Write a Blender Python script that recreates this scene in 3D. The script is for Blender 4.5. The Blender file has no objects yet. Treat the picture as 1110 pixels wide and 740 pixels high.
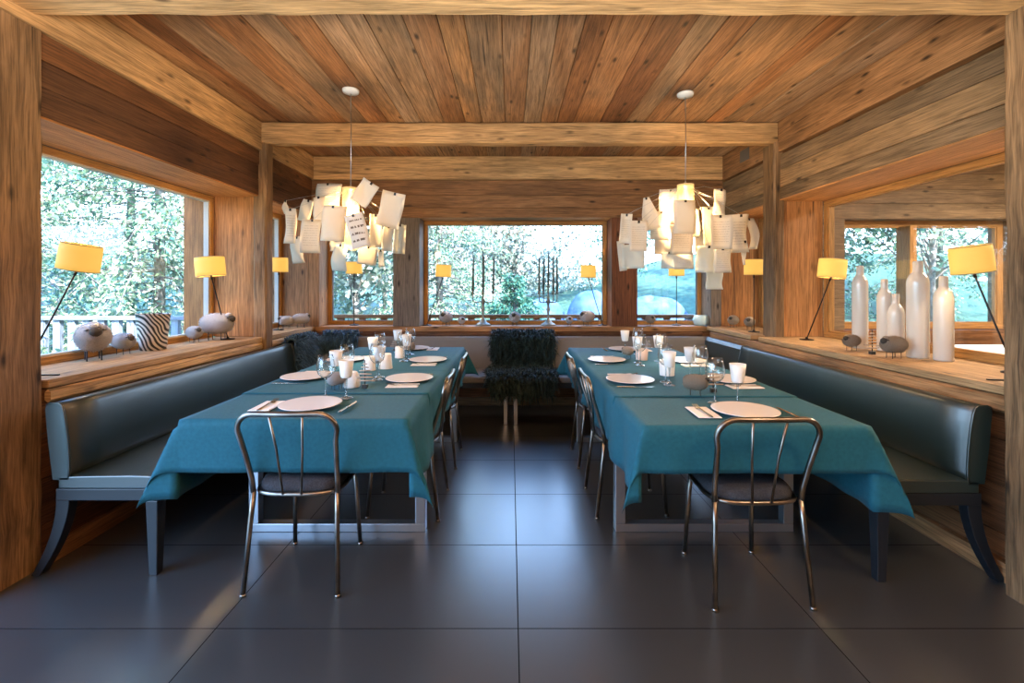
import bpy, math, random
from mathutils import Vector, Matrix
RN = random.Random(11)
SC = bpy.context.scene
COL = SC.collection
PI = math.pi
def lin(r, g, b):
    f = lambda c: (c/12.92 if c <= .04045 else ((c+.055)/1.055)**2.4)
    return (f(r/255), f(g/255), f(b/255))

# ------------------------------------------------------------ camera, sky, sun, exposure
cd = bpy.data.cameras.new('camera'); cam = bpy.data.objects.new('camera', cd); COL.objects.link(cam)
CAM_H = 1.355; FPX = 508.0; VX, VY = 553.5, 311.0
cd.sensor_width = 36; cd.lens = 36*FPX/1110
cd.shift_x = (555-VX)/1110; cd.shift_y = -(370-VY)/1110
cd.clip_start = .05; cd.clip_end = 200
cam.location = (0, 0, CAM_H); cam.rotation_euler = (PI/2, 0, 0)
SC.camera = cam
SC.view_settings.view_transform = 'Standard'; SC.view_settings.look = 'None'
SC.view_settings.exposure = 0.65; SC.view_settings.gamma = 1; SC.view_settings.use_curve_mapping = False
SC.cycles.max_bounces = 8; SC.cycles.transparent_max_bounces = 16
SC.cycles.use_denoising = True
SC.cycles.caustics_reflective = False; SC.cycles.caustics_refractive = False
SC.cycles.sample_clamp_indirect = 4

W = bpy.data.worlds.new('sky'); SC.world = W; W.use_nodes = True
nt = W.node_tree; nt.nodes.clear()
wo = nt.nodes.new('ShaderNodeOutputWorld'); bg = nt.nodes.new('ShaderNodeBackground')
tc = nt.nodes.new('ShaderNodeTexCoord'); sx = nt.nodes.new('ShaderNodeSeparateXYZ'); cr = nt.nodes.new('ShaderNodeValToRGB')
nt.links.new(tc.outputs['Generated'], sx.inputs[0]); nt.links.new(sx.outputs['Z'], cr.inputs[0])
cr.color_ramp.elements[0].position = 0.0; cr.color_ramp.elements[0].color = (.66, .84, 1, 1)
cr.color_ramp.elements[1].position = .7; cr.color_ramp.elements[1].color = (.20, .45, 1, 1)
nt.links.new(cr.outputs[0], bg.inputs[0]); bg.inputs[1].default_value = 6.0
nt.links.new(bg.outputs[0], wo.inputs[0])

def lamp_obj(name, kind, energy, color, loc, rot=(0, 0, 0), **kw):
    d = bpy.data.lights.new(name, kind); d.energy = energy; d.color = color
    for k, v in kw.items(): setattr(d, k, v)
    o = bpy.data.objects.new(name, d); COL.objects.link(o); o.location = loc; o.rotation_euler = rot
    return o
lamp_obj('sun', 'SUN', 14.0, (1, .95, .86), (0, 0, 20), (math.radians(48), 0, math.radians(38)), angle=.02)
WARM = (1, .72, .42)
# unseen fill lights added to brighten the ceiling, right side and next room
lamp_obj('added_ceiling_fill', 'AREA', 400, (1, .87, .72), (0, -.7, 1.55), (math.radians(180), 0, 0), size=2.0)  # unseen upward fill added behind the camera to lift the ceiling
lamp_obj('added_right_fill', 'AREA', 30, (1, .70, .42), (2.2, .6, 2.80), (math.radians(30), 0, 0), size=.5)  # unseen warm fill added on the right, no fitting there
lamp_obj('added_neighbour_fill', 'AREA', 190, (1, .82, .62), (5.2, 3.2, 2.80), (0, 0, 0), size=1.2)  # fill added to brighten the neighbouring room, no lamp fitted

lamp_obj('added_side_daylight', 'AREA', 45, (.36, .66, 1), (-3.15, .5, 1.4), (0, math.radians(-90), 0), size=2.0)  # blue area light added in the open left side, on top of the sky

# ------------------------------------------------------------ materials
def newmat(name):
    m = bpy.data.materials.new(name); m.use_nodes = True
    nt = m.node_tree; nt.nodes.clear()
    o = nt.nodes.new('ShaderNodeOutputMaterial')
    return m, nt, o
def N(nt, t, **kw):
    n = nt.nodes.new(t)
    for k, v in kw.items():
        if k.startswith('i_'):
            n.inputs[int(k[2:]) if k[2:].isdigit() else k[2:].replace('_', ' ')].default_value = v
        else: setattr(n, k, v)
    return n
def L(nt, a, b): nt.links.new(a, b)
def ramp(nt, stops, interp='LINEAR'):
    r = N(nt, 'ShaderNodeValToRGB'); e = r.color_ramp; e.interpolation = interp
    while len(e.elements) < len(stops): e.elements.new(.5)
    for el, (p, c) in zip(e.elements, stops):
        el.position = p; el.color = (*c[:3], 1) if not isinstance(c, float) else (c, c, c, 1)
    return r
def mat(name, col, rough=.5, metal=0, col2=None, nscale=20, bump=0, bscale=80, spec=.5, coat=0, sheen=0, sub=0, stretch=None, emis=None, estr=0):
    m, nt, o = newmat(name)
    p = N(nt, 'ShaderNodeBsdfPrincipled'); L(nt, p.outputs[0], o.inputs[0])
    p.inputs['Base Color'].default_value = (*col, 1); p.inputs['Roughness'].default_value = rough
    p.inputs['Metallic'].default_value = metal; p.inputs['Specular IOR Level'].default_value = spec
    p.inputs['Coat Weight'].default_value = coat; p.inputs['Sheen Weight'].default_value = sheen
    if sub: p.inputs['Subsurface Weight'].default_value = sub; p.inputs['Subsurface Radius'].default_value = (.03, .03, .03)
    if emis: p.inputs['Emission Color'].default_value = (*emis, 1); p.inputs['Emission Strength'].default_value = estr
    t = N(nt, 'ShaderNodeTexCoord'); src = t.outputs['Object']
    if stretch:
        mp = N(nt, 'ShaderNodeMapping'); mp.inputs['Scale'].default_value = stretch; L(nt, src, mp.inputs[0]); src = mp.outputs[0]
    if col2:
        n = N(nt, 'ShaderNodeTexNoise', i_Scale=nscale, i_Detail=5.0); L(nt, src, n.inputs['Vector'])
        r = ramp(nt, [(.35, col), (.65, col2)]); L(nt, n.outputs[0], r.inputs[0]); L(nt, r.outputs[0], p.inputs['Base Color'])
    if bump:
        n = N(nt, 'ShaderNodeTexNoise', i_Scale=bscale, i_Detail=3.0); L(nt, src, n.inputs['Vector'])
        b = N(nt, 'ShaderNodeBump', i_Strength=bump, i_Distance=.01); L(nt, n.outputs[0], b.inputs['Height']); L(nt, b.outputs[0], p.inputs['Normal'])
    return m
def wood(name, tones, rough=.6, dark=.35, knots=1.0, stain=.5):
    """old sawn boards: UV runs along the grain, 'rnd' tells one board from the next"""
    m, nt, o = newmat(name)
    p = N(nt, 'ShaderNodeBsdfPrincipled'); L(nt, p.outputs[0], o.inputs[0]); p.inputs['Roughness'].default_value = rough
    p.inputs['Specular IOR Level'].default_value = .3
    uv = N(nt, 'ShaderNodeUVMap', uv_map='UVMap'); at = N(nt, 'ShaderNodeAttribute', attribute_name='rnd')
    sep = N(nt, 'ShaderNodeSeparateXYZ'); L(nt, uv.outputs[0], sep.inputs[0])
    off = N(nt, 'ShaderNodeMath', operation='MULTIPLY', i_1=53.7); L(nt, at.outputs['Fac'], off.inputs[0])
    def vec(su, sv):
        a = N(nt, 'ShaderNodeMath', operation='MULTIPLY', i_1=su); L(nt, sep.outputs[0], a.inputs[0])
        b = N(nt, 'ShaderNodeMath', operation='MULTIPLY', i_1=sv); L(nt, sep.outputs[1], b.inputs[0])
        c = N(nt, 'ShaderNodeCombineXYZ'); L(nt, a.outputs[0], c.inputs[0]); L(nt, b.outputs[0], c.inputs[1]); L(nt, off.outputs[0], c.inputs[2])
        return c.outputs[0]
    g1 = N(nt, 'ShaderNodeTexNoise', i_Scale=1.0, i_Detail=7.0, i_Roughness=.62, i_Distortion=1.6); L(nt, vec(1.3, 16), g1.inputs['Vector'])
    g2 = N(nt, 'ShaderNodeTexNoise', i_Scale=1.0, i_Detail=4.0, i_Roughness=.6, i_Distortion=.4); L(nt, vec(5, 130), g2.inputs['Vector'])
    st = N(nt, 'ShaderNodeTexNoise', i_Scale=1.0, i_Detail=3.0, i_Distortion=.5); L(nt, vec(.9, 3.2), st.inputs['Vector'])
    kn = N(nt, 'ShaderNodeTexVoronoi', feature='F1', i_Scale=1.0); L(nt, vec(3.2, 9), kn.inputs['Vector'])
    kn.inputs['Randomness'].default_value = 1.0
    tn = ramp(nt, [(i/(len(tones)-1), c) for i, c in enumerate(tones)]); 
    tmix = N(nt, 'ShaderNodeMath', operation='MULTIPLY_ADD', i_1=.5, i_2=-.25); L(nt, st.outputs[0], tmix.inputs[0])
    tadd = N(nt, 'ShaderNodeMath', operation='ADD', use_clamp=True); L(nt, at.outputs['Fac'], tadd.inputs[0]); L(nt, tmix.outputs[0], tadd.inputs[1])
    L(nt, tadd.outputs[0], tn.inputs[0])
    def mul(c, f_out, lo, a=.3, b=.7):
        r = ramp(nt, [(a, float(lo)), (b, 1.0)]); L(nt, f_out, r.inputs[0])
        x = N(nt, 'ShaderNodeMix', data_type='RGBA', blend_type='MULTIPLY'); x.inputs[0].default_value = 1
        L(nt, c, x.inputs[6]); L(nt, r.outputs[0], x.inputs[7]); return x.outputs[2]
    c = mul(tn.outputs[0], g1.outputs[0], dark+.12, .3, .62)
    c = mul(c, g2.outputs[0], .50, .34, .58)
    ck = N(nt, 'ShaderNodeTexNoise', i_Scale=1.0, i_Detail=2.0, i_Distortion=.8); L(nt, vec(.9, 34), ck.inputs['Vector'])
    c = mul(c, ck.outputs[0], .30, .265, .325)
    c = mul(c, st.outputs[0], 1-stain, .25, .6)
    kd = mul(c, kn.outputs['Distance'], 1-.85*knots, .05, .17)
    L(nt, kd, p.inputs['Base Color'])
    ad = N(nt, 'ShaderNodeMath', operation='MULTIPLY_ADD', i_1=.6); L(nt, g2.outputs[0], ad.inputs[0]); L(nt, g1.outputs[0], ad.inputs[2])
    b = N(nt, 'ShaderNodeBump', i_Strength=.5, i_Distance=.006); L(nt, ad.outputs[0], b.inputs['Height']); L(nt, b.outputs[0], p.inputs['Normal'])
    return m
def thin_glass(name, tint=(1, 1, 1), boost=1.0, blend=.12, rough=0.0):
    m, nt, o = newmat(name)
    t = N(nt, 'ShaderNodeBsdfTransparent'); t.inputs[0].default_value = (*tint, 1)
    g = N(nt, 'ShaderNodeBsdfGlossy', i_Roughness=rough)
    f = N(nt, 'ShaderNodeLayerWeight', i_Blend=.5)              # Schlick reflectance, the same from both sides
    q = N(nt, 'ShaderNodeMath', operation='POWER', i_1=5.0); L(nt, f.outputs['Facing'], q.inputs[0])
    w = N(nt, 'ShaderNodeMath', operation='MULTIPLY_ADD', i_1=.96, i_2=.04); L(nt, q.outputs[0], w.inputs[0])
    k = N(nt, 'ShaderNodeMath', operation='MULTIPLY', i_1=boost, use_clamp=True); L(nt, w.outputs[0], k.inputs[0])
    x = N(nt, 'ShaderNodeMixShader'); L(nt, k.outputs[0], x.inputs[0]); L(nt, t.outputs[0], x.inputs[1]); L(nt, g.outputs[0], x.inputs[2])
    L(nt, x.outputs[0], o.inputs[0]); return m
def rndmat(name, stops, rough=.7, transl=0.0, spec=.2):
    """colour picked per face from 'rnd' (leaves, fur)"""
    m, nt, o = newmat(name)
    at = N(nt, 'ShaderNodeAttribute', attribute_name='rnd'); r = ramp(nt, stops); L(nt, at.outputs['Fac'], r.inputs[0])
    p = N(nt, 'ShaderNodeBsdfPrincipled'); p.inputs['Roughness'].default_value = rough; p.inputs['Specular IOR Level'].default_value = spec
    L(nt, r.outputs[0], p.inputs['Base Color'])
    if transl:
        t = N(nt, 'ShaderNodeBsdfTranslucent'); L(nt, r.outputs[0], t.inputs[0])
        x = N(nt, 'ShaderNodeMixShader'); x.inputs[0].default_value = transl
        L(nt, p.outputs[0], x.inputs[1]); L(nt, t.outputs[0], x.inputs[2]); L(nt, x.outputs[0], o.inputs[0])
    else: L(nt, p.outputs[0], o.inputs[0])
    return m

M = {}
M['beam'] = wood('hewn_beam', [lin(202, 156, 106), lin(222, 178, 124), lin(236, 196, 142)], dark=.42, knots=.8, stain=.35)
M['post'] = wood('hewn_post', [lin(150, 118, 84), lin(174, 138, 100), lin(190, 154, 114)], dark=.24, knots=1, stain=.5)
M['ceil'] = wood('ceiling_boards', [lin(150, 102, 68), lin(186, 130, 84), lin(172, 142, 112), lin(208, 154, 102), lin(188, 160, 132)], dark=.36, stain=.45)
M['wall_dark'] = wood('dark_wall_boards', [lin(96, 66, 46), lin(122, 84, 56), lin(150, 100, 62)], dark=.4, stain=.4)
M['wall_mid'] = wood('wall_boards', [lin(158, 114, 76), lin(184, 136, 92), lin(202, 156, 106)], dark=.4, stain=.4)
M['wall_grey'] = wood('grey_wall_boards', [lin(130, 106, 80), lin(158, 130, 98), lin(175, 140, 100)], dark=.4, stain=.4)
M['jamb'] = wood('reveal_boards', [lin(186, 124, 70), lin(206, 144, 86), lin(216, 156, 98)], dark=.5, stain=.3, knots=.6)
M['frame'] = wood('window_frame_wood', [lin(190, 138, 78), lin(205, 152, 90)], dark=.6, stain=.2, knots=.2)
M['sill'] = wood('sill_boards', [lin(190, 150, 104), lin(205, 166, 120), lin(212, 176, 132)], dark=.45, stain=.35, knots=.7)
M['greypost'] = wood('grey_pier_wood', [lin(128, 116, 106), lin(140, 128, 118)], dark=.55, stain=.3)
M['redpier'] = wood('brown_pier_wood', [lin(128, 78, 52), lin(140, 88, 58)], dark=.5, stain=.4)
M['deck'] = wood('deck_rail_wood', [lin(150, 160, 175), lin(165, 178, 195)], dark=.6, stain=.3)
M['fence'] = wood('outer_board_wood', [lin(150, 100, 64), lin(165, 115, 75)], dark=.5)
M['pane'] = thin_glass('window_glass', boost=1.0)
M['pane_inner'] = thin_glass('interior_glass', boost=1.6)
M['glass'] = thin_glass('wine_glass_clear', tint=(.985, .99, .99), boost=1.7)
M['stemglass'] = thin_glass('stem_glass', tint=(.80, .86, .88), boost=4.0)
M['gasket'] = mat('gasket', (.5, .5, .48), .5)
M['darkgasket'] = mat('dark_gasket', (.12, .11, .1), .5)
M['leather'] = mat('bench_leather', (.008, .020, .021), .37, bump=.05, bscale=160, spec=.9, coat=.15)
M['benchwood'] = mat('bench_wood', (.009, .012, .017), .42, spec=.4)
M['greyleather'] = mat('back_bench_fabric', (.14, .135, .13), .55, bump=.1, bscale=200)
M['cloth'] = mat('teal_cloth', (.009, .092, .136), .7, col2=(.012, .110, .162), nscale=60, bump=.15, bscale=500, spec=.22, sheen=.04)
M['steel'] = mat('table_steel', (.36, .40, .45), .3, metal=.9)
M['chair'] = mat('worn_steel', (.30, .27, .24), .3, metal=1, col2=(.15, .13, .11), nscale=9)
M['cushion'] = mat('charcoal_cushion', (.035, .04, .05), .95, col2=(.06, .066, .08), nscale=160, bump=.5, bscale=260, spec=.1)
M['ceramic'] = mat('lilac_ceramic', (.44, .40, .43), .2, coat=.3)
M['rim'] = mat('plate_rim', (.85, .83, .82), .2, coat=.3)
M['napkin'] = mat('napkin_paper', (.82, .80, .78), .85, bump=.1, bscale=200)
M['cutlery'] = mat('cutlery_steel', (.62, .58, .5), .18, metal=1)
M['darkhandle'] = mat('dark_handle', (.03, .03, .03), .35)
M['frost'] = mat('frosted_glass', (.80, .82, .82), .4, sub=.2, spec=.5)
M['wax'] = mat('white_candle_cup', (.86, .85, .82), .5, sub=.3)
M['pinkcup'] = mat('pinkish_candle_cup', (.75, .58, .50), .5, sub=.3)
M['bottle'] = mat('milky_glass', (.74, .68, .60), .16, sub=.35, coat=.5)
M['wool'] = mat('grey_wool', (.55, .52, .53), .95, col2=(.80, .77, .78), nscale=28, bump=1.0, bscale=70, spec=.05, stretch=(1, 1, 4))
M['woolbrown'] = mat('brown_wool', (.36, .29, .22), .95, col2=(.56, .47, .38), nscale=28, bump=1.0, bscale=70, spec=.05, stretch=(1, 1, 4))
M['woolface'] = mat('dark_wool_face', (.06, .05, .042), .9, bump=.6, bscale=90)
M['wire'] = mat('dark_wire', (.02, .018, .016), .45, metal=.5)
M['lampmetal'] = mat('lamp_stem_metal', (.035, .03, .028), .35, metal=.8)
M['oldmetal'] = mat('patinated_metal', (.20, .21, .18), .5, metal=.6, col2=(.30, .29, .24), nscale=30)
M['candle'] = mat('grey_green_candle', (.12, .15, .13), .5)
M['whitemetal'] = mat('white_canopy', (.85, .85, .83), .4)
M['cable'] = mat('steel_cable', (.5, .5, .5), .3, metal=1)
M['driftwood'] = mat('driftwood', (.36, .27, .2), .8, col2=(.5, .42, .34), nscale=40)
M['ridged'] = mat('pale_blue_glass', (.55, .72, .74), .2, sub=.2, coat=.4)
M['plasterwhite'] = mat('white_table_top', (.85, .83, .80), .4)
M['fur'] = rndmat('dark_fur', [(0, (.006, .013, .013)), (.7, (.016, .036, .036)), (1, (.04, .08, .08))], rough=.55, spec=.4)
M['furblue'] = rndmat('blue_fur', [(0, (.02, .05, .09)), (.7, (.055, .13, .22)), (1, (.11, .24, .40))], rough=.55, spec=.4)
M['needle'] = rndmat('conifer_needles', [(0, (.06, .16, .14)), (.35, (.18, .32, .20)), (.7, (.48, .58, .36)), (1, (.85, .86, .74))], rough=.6, transl=.35)
M['needledark'] = rndmat('dark_needles', [(0, (.03, .12, .10)), (.6, (.07, .24, .17)), (1, (.22, .42, .28))], rough=.6, transl=.25)
M['leaf'] = rndmat('pale_leaves', [(0, (.07, .12, .10)), (.35, (.17, .24, .19)), (.7, (.45, .50, .42)), (1, (.9, .9, .84))], rough=.5, transl=.4)
M['bark'] = mat('bark', (.14, .12, .11), .9, col2=(.30, .29, .28), nscale=14, bump=.6, bscale=30)
M['grass'] = mat('meadow', (.025, .085, .06), .9, col2=(.06, .15, .10), nscale=5, bump=.6, bscale=9)
M['rock'] = mat('blue_rock', (.03, .10, .21), .8, col2=(.11, .22, .38), nscale=3.5, bump=1.0, bscale=6)
M['slate'] = mat('roof', (.2, .2, .2), .8)
M['yellowblades'] = rndmat('yellow_blades', [(0, (.5, .32, .12)), (1, (.95, .78, .45))], rough=.8, transl=.3)

def shade_mat():
    m, nt, o = newmat('lit_lampshade')
    p = N(nt, 'ShaderNodeBsdfPrincipled'); L(nt, p.outputs[0], o.inputs[0])
    p.inputs['Base Color'].default_value = (.60, .36, .08, 1); p.inputs['Roughness'].default_value = .8
    p.inputs['Emission Color'].default_value = (1, .58, .12, 1); p.inputs['Emission Strength'].default_value = .50
    t = N(nt, 'ShaderNodeTexCoord'); n = N(nt, 'ShaderNodeTexNoise', i_Scale=400.0); L(nt, t.outputs['Object'], n.inputs['Vector'])
    b = N(nt, 'ShaderNodeBump', i_Strength=.15, i_Distance=.002); L(nt, n.outputs[0], b.inputs['Height']); L(nt, b.outputs[0], p.inputs['Normal'])
    return m
M['shade'] = shade_mat()
M['shadetop'] = mat('shade_edge', (.5, .36, .2), .8)
M['bulb'] = mat('lit_bulb', (1, .9, .7), .4, emis=(1, .8, .5), estr=4)
def paper_mat(name, tint, writing):
    m, nt, o = newmat(name)
    d = N(nt, 'ShaderNodeBsdfDiffuse'); t = N(nt, 'ShaderNodeBsdfTranslucent'); x = N(nt, 'ShaderNodeMixShader'); x.inputs[0].default_value = .56
    L(nt, d.outputs[0], x.inputs[1]); L(nt, t.outputs[0], x.inputs[2]); L(nt, x.outputs[0], o.inputs[0])
    if not writing:
        d.inputs[0].default_value = (*tint, 1); t.inputs[0].default_value = (*tint, 1); return m
    uv = N(nt, 'ShaderNodeUVMap', uv_map='UVMap'); s = N(nt, 'ShaderNodeSeparateXYZ'); L(nt, uv.outputs[0], s.inputs[0])
    rows, thick = (14, .30) if writing == 1 else (5, .32)
    a = N(nt, 'ShaderNodeMath', operation='MULTIPLY', i_1=float(rows)); L(nt, s.outputs[1], a.inputs[0])
    fr = N(nt, 'ShaderNodeMath', operation='FRACT'); L(nt, a.outputs[0], fr.inputs[0])
    lt = N(nt, 'ShaderNodeMath', operation='LESS_THAN', i_1=thick); L(nt, fr.outputs[0], lt.inputs[0])
    mp = N(nt, 'ShaderNodeMapping'); mp.inputs['Scale'].default_value = (34, rows*1.0, 1) if writing == 1 else (14, rows, 1); L(nt, uv.outputs[0], mp.inputs[0])
    nz = N(nt, 'ShaderNodeTexNoise', i_Scale=1.0, i_Detail=2.0); L(nt, mp.outputs[0], nz.inputs['Vector'])
    gt = N(nt, 'ShaderNodeMath', operation='GREATER_THAN', i_1=.47); L(nt, nz.outputs[0], gt.inputs[0])
    mm = N(nt, 'ShaderNodeMath', operation='MULTIPLY'); L(nt, lt.outputs[0], mm.inputs[0]); L(nt, gt.outputs[0], mm.inputs[1])
    # margins
    for op, val, ax in (('GREATER_THAN', .14, 0), ('LESS_THAN', .86, 0), ('GREATER_THAN', .16, 1), ('LESS_THAN', .84, 1)):
        q = N(nt, 'ShaderNodeMath', operation=op, i_1=val); L(nt, s.outputs[ax], q.inputs[0])
        m2 = N(nt, 'ShaderNodeMath', operation='MULTIPLY'); L(nt, mm.outputs[0], m2.inputs[0]); L(nt, q.outputs[0], m2.inputs[1]); mm = m2
    k = N(nt, 'ShaderNodeMath', operation='MULTIPLY', i_1=.30 if writing == 1 else .9); L(nt, mm.outputs[0], k.inputs[0])
    c = N(nt, 'ShaderNodeMix', data_type='RGBA'); c.inputs[6].default_value = (*tint, 1); c.inputs[7].default_value = (.12, .09, .07, 1)
    L(nt, k.outputs[0], c.inputs[0]); L(nt, c.outputs[2], d.inputs[0]); L(nt, c.outputs[2], t.inputs[0])
    return m
M['paper'] = paper_mat('plain_paper', (.86, .82, .74), 0)
M['paperpale'] = paper_mat('pale_tissue', (.82, .84, .80), 0)
M['letter'] = paper_mat('written_paper', (.86, .82, .74), 1)
M['bold'] = paper_mat('boldly_printed_paper', (.84, .82, .80), 2)
def cyl_mat():
    m, nt, o = newmat('lit_ribbed_glass')
    p = N(nt, 'ShaderNodeBsdfPrincipled'); L(nt, p.outputs[0], o.inputs[0])
    p.inputs['Base Color'].default_value = (.5, .38, .2, 1); p.inputs['Roughness'].default_value = .3
    p.inputs['Emission Color'].default_value = (1, .66, .28, 1); p.inputs['Emission Strength'].default_value = .55
    t = N(nt, 'ShaderNodeBsdfTransparent'); t.inputs[0].default_value = (1, .93, .8, 1)
    x = N(nt, 'ShaderNodeMixShader'); x.inputs[0].default_value = .55
    L(nt, p.outputs[0], x.inputs[1]); L(nt, t.outputs[0], x.inputs[2]); L(nt, x.outputs[0], o.inputs[0])
    return m
M['cyl'] = cyl_mat()
def floor_mat():
    m, nt, o = newmat('slate_tiles')
    p = N(nt, 'ShaderNodeBsdfPrincipled'); L(nt, p.outputs[0], o.inputs[0])
    t = N(nt, 'ShaderNodeTexCoord'); mp = N(nt, 'ShaderNodeMapping'); mp.inputs['Location'].default_value = (-.03+12, -1.86+12.06, 0)
    L(nt, t.outputs['Object'], mp.inputs[0])
    b = N(nt, 'ShaderNodeTexBrick', offset=0.0); b.inputs['Scale'].default_value = 1; b.inputs['Mortar Size'].default_value = .0028
    b.inputs['Mortar Smooth'].default_value = .3; b.inputs['Brick Width'].default_value = 1.2; b.inputs['Row Height'].default_value = .603
    b.inputs['Color1'].default_value = (.040, .044, .046, 1); b.inputs['Color2'].default_value = (.045, .049, .051, 1); b.inputs['Mortar'].default_value = (.012, .013, .015, 1)
    L(nt, mp.outputs[0], b.inputs['Vector'])
    n = N(nt, 'ShaderNodeTexNoise', i_Scale=6.0, i_Detail=6.0); L(nt, t.outputs['Object'], n.inputs['Vector'])
    r = ramp(nt, [(.2, .92), (.8, 1.0)]); L(nt, n.outputs[0], r.inputs[0])
    x = N(nt, 'ShaderNodeMix', data_type='RGBA', blend_type='MULTIPLY'); x.inputs[0].default_value = 1
    L(nt, b.outputs['Color'], x.inputs[6]); L(nt, r.outputs[0], x.inputs[7]); L(nt, x.outputs[2], p.inputs['Base Color'])
    rr = ramp(nt, [(.2, .285), (.8, .30)]); L(nt, n.outputs[0], rr.inputs[0]); L(nt, rr.outputs[0], p.inputs['Roughness'])
    bp = N(nt, 'ShaderNodeBump', i_Strength=.4, i_Distance=.003, invert=True); L(nt, b.outputs['Fac'], bp.inputs['Height']); L(nt, bp.outputs[0], p.inputs['Normal'])
    p.inputs['Specular IOR Level'].default_value = 1.0
    cw = N(nt, 'ShaderNodeMath', operation='SUBTRACT', i_0=1.0); L(nt, b.outputs['Fac'], cw.inputs[1]); L(nt, cw.outputs[0], p.inputs['Coat Weight'])
    sw = N(nt, 'ShaderNodeMath', operation='MULTIPLY', i_1=1.0); L(nt, cw.outputs[0], sw.inputs[0]); L(nt, sw.outputs[0], p.inputs['Specular IOR Level'])
    p.inputs['Coat Roughness'].default_value = .26; p.inputs['Specular Tint'].default_value = (.85, .95, 1, 1)
    return m
M['floor'] = floor_mat()
def zebra_mat():
    m, nt, o = newmat('zebra_stripes')
    p = N(nt, 'ShaderNodeBsdfPrincipled'); L(nt, p.outputs[0], o.inputs[0]); p.inputs['Roughness'].default_value = .45
    t = N(nt, 'ShaderNodeTexCoord'); w = N(nt, 'ShaderNodeTexWave', bands_direction='DIAGONAL', i_Scale=15.0, i_Distortion=11.0, i_Detail=0.6)
    w.inputs['Detail Scale'].default_value = .55
    L(nt, t.outputs['Object'], w.inputs['Vector'])
    r = ramp(nt, [(.47, (.02, .02, .022)), (.53, (.62, .58, .55))]); L(nt, w.outputs['Fac'], r.inputs[0]); L(nt, r.outputs[0], p.inputs['Base Color'])
    return m
M['zebra'] = zebra_mat()

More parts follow.
